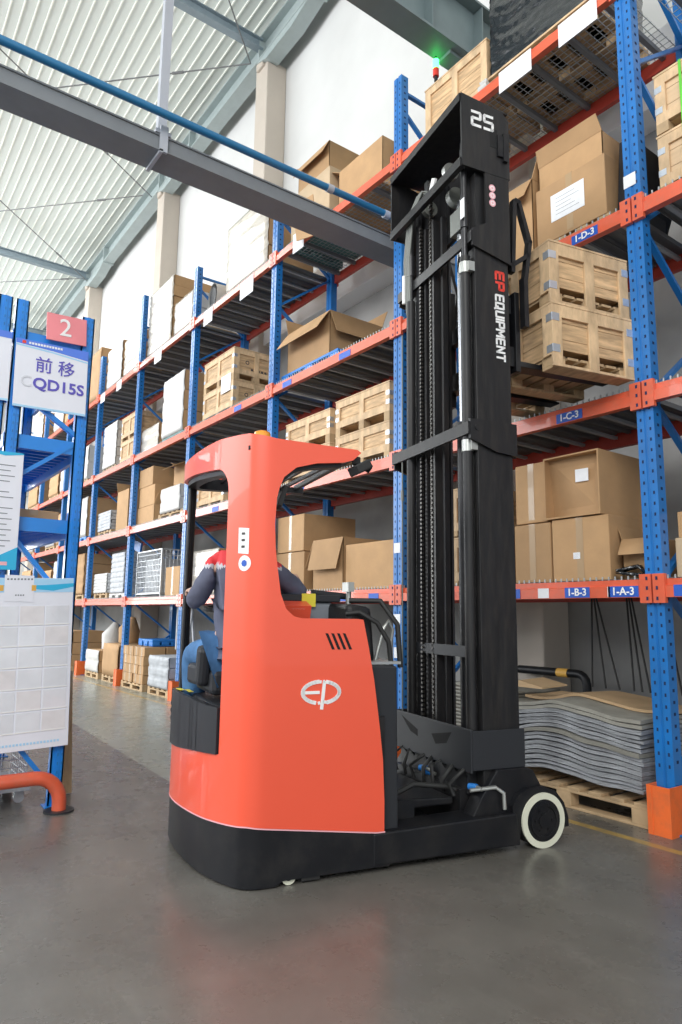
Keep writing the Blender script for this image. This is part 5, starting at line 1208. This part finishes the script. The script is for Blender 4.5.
for s in (-1, 1): b = MB(); b.ring((-.05, .04 + s * .092, .805), (0, 1, 0), .008, .022, .012, 12); b.build('ear', 'skin', PR)
b = MB(); b.tube([(-.14, .015, .76), (-.148, .04, .757), (-.14, .065, .76)], .005, 6); b.build('mouth', 'redletter', PR)
for s in (-1, 1): b = MB(); b.tube([(-.138, .04 + s * .03, .83), (-.146, .04 + s * .03, .83)], .010, 8); b.build('eye', 'hair', PR)

# ------------------------------------------------------------------ the nearer rack end at the left with its signs
SX = -5.24
sr = empty('pallet_rack', (SX, 1.37, 0), 0, 'bright blue rack end at the left edge carrying the signs and the paper board', 'rack')
def sp_(b, name, mats, parent=None, **k):
    b.v = [(x - SX, y - 1.37, z) for x, y, z in b.v]; return b.build(name, mats, parent or sr, **k)
def post(x, y, top, w=.045):
    b = MB(); b.box(x - .06, x, y - w, y - w + .01, 0, top); b.box(x - .012, x, y - w, y + w, 0, top); b.box(x - .06, x, y + w - .01, y + w, 0, top); b.box(x - .004, x + .006, y - .012, y + .012, 0, top)
    z = .1
    while z < top - .03: b.box(x + .0055, x + .007, y - .004, y + .004, z, z + .02, 1); b.box(x - .001, x + .0015, y + .024, y + .036, z, z + .02, 1); z += .06
    b.box(x - .09, x + .03, y - .07, y + .07, 0, .008)
    sp_(b, 'upright', ['bright_blue', 'blue'])
post(SX, 1.375, 3.62); post(SX, .90, 3.63); post(SX, .785, 3.63); post(SX - 2.0, 1.375, 3.62); post(SX - 2.0, .90, 3.63); post(SX, .30, 3.63)
for seg in (((.92, 2.28), (1.36, 2.62)), ((.92, 1.93), (1.36, 1.42)), ((.92, 1.10), (1.36, 1.42)), ((.92, 2.95), (1.36, 2.66)), ((.92, .35), (1.36, .80)), ((.92, .95), (1.36, .80)), ((.95, .62), (1.34, .14))):
    b = MB(); b.bar((SX - .03, seg[0][0], seg[0][1]), (SX - .03, seg[1][0], seg[1][1]), .03, .045, up=(1, 0, 0)); sp_(b, 'brace', 'bright_blue')
for z in (.55, 1.92, 2.52, 3.3):
    b = MB(); b.box(SX - 1.97, SX - .03, 1.40, 1.43, z, z + .10); b.box(SX - 1.97, SX - .03, .85, .88, z, z + .10); sp_(b, 'beam', 'bright_blue')
    b = MB(); b.box(SX - 1.95, SX - .02, .88, 1.40, z + .085, z + .10)
    x = SX - 1.9
    while x < SX - .1: b.box(x, x + .02, .88, 1.40, z + .06, z + .085); x += .12
    b.box(SX - .03, SX - .015, .92, 1.36, z + .0, z + .10)
    sp_(b, 'shelf', 'bright_blue')
b = MB(); b.box(SX - 1.0, SX - .15, .95, 1.32, 2.025, 2.10); o = sp_(b, 'x', 'card'); bpy.data.objects.remove(o)
o = carton(.7, .36, .09); put(o, SX - .6, 1.14, 2.022, 'flat brown carton on the blue shelf behind the poster', 'carton')
# hanging sign with the two characters
def board(name, y0, y1, z0, z1, tilt, label, cat, m, x=SX + .03, t=.012):
    e = empty(name, (x, (y0 + y1) / 2, (z0 + z1) / 2)); e.rotation_euler = (math.radians(-tilt) * -1 * 1, 0, 0); tag(e, label, cat)
    w, h = (y1 - y0), (z1 - z0); b = MB(); b.box(-t / 2, t / 2, -w / 2, w / 2, -h / 2, h / 2); b.build('panel', m, e, bevel=.002); return e, w, h
def stripe(e, y0, y1, z0, z1, m, name='stripe', x=.0072):
    b = MB(); b.box(x - .0008, x, y0, y1, z0, z1); return b.build(name, m, e)
s1, w, h = board('hanging_sign', .875, 1.385, 2.815, 3.325, 1.2, 'white hanging sign with violet characters and lettering, on the bright blue rack end', 'sign', 'signwhite', SX + .025)
def poly_on(e, P, m, name, x=.0075):
    b = MB(); b.prism(P, lambda a, c, d: (d, a, c), x - .001, x); return b.build(name, m, e)
poly_on(s1, [(-w / 2, h / 2 - .035), (.0, h / 2 - .05), (w / 2, h / 2 - .075), (w / 2, h / 2), (-w / 2, h / 2)], 'signblue', 'header_band')
poly_on(s1, [(-w / 2, h / 2 - .052), (.0, h / 2 - .067), (w / 2, h / 2 - .095), (w / 2, h / 2 - .085), (0, h / 2 - .056), (-w / 2, h / 2 - .040)], 'signlight', 'header_line')
stripe(s1, -w / 2, w / 2, -h / 2, -h / 2 + .016, 'signlight', 'footer_line')
b = MB()
for k in range(12): b.box(.0076, .0082, -.17 + k * .020, -.17 + k * .020 + .015, h / 2 - .030, h / 2 - .014)
b.build('header_marks', 'white', s1)
b = MB(); b.box(.0076, .0082, -.215, -.19, h / 2 - .032, h / 2 - .010); b.build('header_emblem', 'redletter', s1)
text('sign_characters', '前 移', .125, 'letterpurple', (.0095, .02, .075), (0, 1, 0), (0, 0, 1), s1, bold=.0008)
text('sign_lettering', 'QD15S', .115, 'letterpurple', (.0085, .052, -.065), (0, 1, 0), (0, 0, 1), s1, bold=.003, sx=1.05)
text('worn_lettering', 'C', .115, 'letterpale', (.0085, -.175, -.062), (0, 1, 0), (0, 0, 1), s1, bold=.001)
s2, w2, h2 = board('hanging_sign', .30, .845, 2.83, 3.345, 1.0, 'second white sign with blue header, cut off by the left photo edge', 'sign', 'signwhite', SX + .025)
stripe(s2, -w2 / 2, w2 / 2, h2 / 2 - .05, h2 / 2, 'signblue', 'header_band'); stripe(s2, -w2 / 2, w2 / 2, -h2 / 2, -h2 / 2 + .016, 'signlight', 'footer_line')
b = MB(); b.v = []; b.box(-.006, .006, .0, .0 + .004, -.2, .2)
s3, w3, h3 = board('number_sign', 1.065, 1.355, 3.365, 3.575, 2.5, 'small pink-red sign with a white number 2 above the lettered sign', 'sign', 'signpink', SX + .03)
text('number', '2', .19, 'whiteletter', (.0085, -.01, 0.0), (0, 1, 0), (0, 0, 1), s3, bold=.001)
s4, w4, h4 = board('poster', .30, .985, 1.63, 2.46, .6, 'white printed poster with a cyan swoosh corner below the lettered signs', 'poster', 'signwhite', SX + .05)
poly_on(s4, [(w4 / 2 - .5, -h4 / 2 + .02), (w4 / 2 - .5, -h4 / 2 + .03), (w4 / 2 - .2, -h4 / 2 + .05), (w4 / 2, -h4 / 2 + .16), (w4 / 2, -h4 / 2), (w4 / 2 - .5, -h4 / 2)], 'signteal', 'corner_swoosh')
poly_on(s4, [(w4 / 2 - .3, h4 / 2), (w4 / 2 - .12, h4 / 2 - .03), (w4 / 2, h4 / 2 - .01), (w4 / 2, h4 / 2)], 'signteal', 'top_swoosh')
b = MB()
for k in range(16):
    z = h4 / 2 - .10 - k * .038
    if k in (4, 7): continue
    b.box(.0076, .0080, w4 / 2 - .28 + .02 * (k % 3), w4 / 2 - .05 - .03 * (k % 2), z, z + .006)
b.build('text_lines', 'letterpale' if False else 'grey', s4)
stripe(s4, w4 / 2 - .25, w4 / 2 - .06, -h4 / 2 + .03, -h4 / 2 + .055, 'pink', 'red_line', .0086)
# board with clear pockets
s5, w5, h5 = board('pocket_board', .35, 1.405, .40, 1.575, 2.0, 'large white board with rows of clear document pockets on the rack end', 'board', 'signwhite', SX + .045, .02)
def pb(P, m, name, x=.0118): return poly_on(s5, P, m, name, x)
pb([(-w5 / 2, h5 / 2 - .10), (w5 / 2, h5 / 2 - .10), (w5 / 2, h5 / 2 - .002), (-w5 / 2, h5 / 2 - .002)], 'signlight', 'header_band')
pb([(-.02, h5 / 2 - .05), (w5 / 2 - .14, h5 / 2 - .09), (w5 / 2, h5 / 2 - .06), (w5 / 2, h5 / 2 - .035), (w5 / 2 - .2, h5 / 2 - .05)], 'signteal', 'header_swoosh', .0125)
pb([(w5 / 2 - .46, h5 / 2 - .16), (w5 / 2 - .27, h5 / 2 - .17), (w5 / 2 - .27, h5 / 2 + .015), (w5 / 2 - .46, h5 / 2 + .022)], 'signwhite', 'title_card', .0132)
for y in (w5 / 2 - .48, w5 / 2 - .27): pb([(y - .015, h5 / 2 - .09), (y + .015, h5 / 2 - .09), (y + .015, h5 / 2 - .05), (y - .015, h5 / 2 - .05)], 'gold', 'orange_emblem', .0138)
b = MB()
for k in range(8): b.box(.0133, .0138, w5 / 2 - .445 + k * .022, w5 / 2 - .445 + k * .022 + .013, h5 / 2 - .015, h5 / 2 - .003)
for k in range(4): b.box(.0133, .0138, w5 / 2 - .39 + k * .016, w5 / 2 - .39 + k * .016 + .010, h5 / 2 - .125, h5 / 2 - .115)
b.build('title_marks', 'grey', s5)
cols, rows = 6, 6; cw = (w5 - .04) / cols; rh = (h5 - .30) / rows
for c in range(cols):
    for r_ in range(rows):
        y0 = -w5 / 2 + .02 + c * cw; z1 = h5 / 2 - .19 - r_ * rh
        b = MB(); b.box(.010, .0125, y0 + .006, y0 + cw - .006, z1 - rh + .012, z1 - .006); o = b.build('document_pocket', 'pocket' if (c * 3 + r_ * 5) % 4 else 'form', s5)
        b = MB(); b.box(.0124, .0140, y0 + .003, y0 + cw - .003, z1 - rh + .006, z1 - rh + .014); b.build('pocket_rail', 'white', o)
b = MB()
for k in range(26): b.box(.0112, .0118, -.10 + k * .022, -.10 + k * .022 + .014, -h5 / 2 + .035, -h5 / 2 + .050)
b.build('footer_marks', 'signlight', s5)
# orange guard hoop, wire trolley, plank
b = MB(); pts = [(-5.1, -1.5, .235), (-5.1, 1.20, .235)] + [(-5.1, 1.20 + .17 * math.sin(a), .065 + .17 * math.cos(a)) for a in (.26, .52, .78, 1.05, 1.3, 1.57)] + [(-5.1, 1.37, 0.0)]
b.tube(pts, .047, 16); o = b.build('guard_hoop', 'orange'); b = MB(); b.tube([(-5.1, 1.37, 0), (-5.1, 1.37, .012)], .10, 16); q = b.build('foot_plate', 'dkgrey', o); tag(o, 'orange bent tube guard rail in front of the bright blue rack foot', 'guard rail')
tr = empty('wire_trolley', (SX - .45, 1.0, 0), 0, 'silver wire trolley standing below the pocket board behind the orange rail', 'trolley'); b = MB()
for k in range(9): b.box(-.25 + k * .06, -.245 + k * .06, .22, .226, .12, .50); b.box(.245, .25, -.24 + k * .058, -.236 + k * .058, .12, .50)
for k in range(7): b.box(-.25, .25, .22, .226, .14 + k * .055, .145 + k * .055); b.box(.244, .25, -.25, .226, .14 + k * .055, .145 + k * .055)
b.build('wire_basket', 'mesh', tr); b = MB(); b.box(-.27, .27, -.27, .25, .09, .125); b.build('tray', 'galv', tr)
for x in (-.2, .2):
    for y in (-.2, .19): b = MB(); b.tube([(x - .02, y, .035), (x + .02, y, .035)], .035, 16); b.box(x - .03, x + .03, y - .03, y + .03, .05, .09); b.build('castor', 'galv', tr)
b = MB(); b.obox((0, 0, .45), (.02, .09, .90), Matrix.Rotation(.06, 3, 'X')); o = b.build('wooden_plank', 'pal'); o.location = (SX - .30, 1.50, .003); tag(o, 'narrow wooden plank leaning beside the bright blue post', 'plank')

# ------------------------------------------------------------------ light
w = bpy.data.worlds.new('world'); SC.world = w; w.use_nodes = True
w.node_tree.nodes['Background'].inputs[0].default_value = (.90, .96, 1.0, 1); w.node_tree.nodes['Background'].inputs[1].default_value = 1.15
def area(name, loc, target, sx, sy, power, col=(1, 1, 1)):
    l = bpy.data.lights.new(name, 'AREA'); l.shape = 'RECTANGLE'; l.size = sx; l.size_y = sy; l.energy = power; l.color = col
    o = bpy.data.objects.new(name, l); COL.objects.link(o); o.location = loc
    o.rotation_euler = (Vector(target) - Vector(loc)).to_track_quat('-Z', 'Y').to_euler(); return o
area('window_light', (-14, -13, 8), (-12, 6, 4), 22, 6, 2400, (.97, .98, 1))
area('skylight', (-24, -1, 12.8), (-24, 0, 0), 14, 6, 1800, (.97, .99, 1))
area('side_fill_light', (5, -6, 9), (-3, 3, 1), 7, 5, 1100, (1, .985, .96))  # added unseen fill that brightens the truck's right side, no actual lamp
area('end_window_light', (-33, -9, 5.5), (-9, 4, 3), 12, 8, 2600, (.97, .99, 1))
SC.view_settings.view_transform = 'Standard'; SC.view_settings.look = 'None'; SC.view_settings.gamma = 1; SC.view_settings.use_curve_mapping = False
SC.view_settings.exposure = 0.0
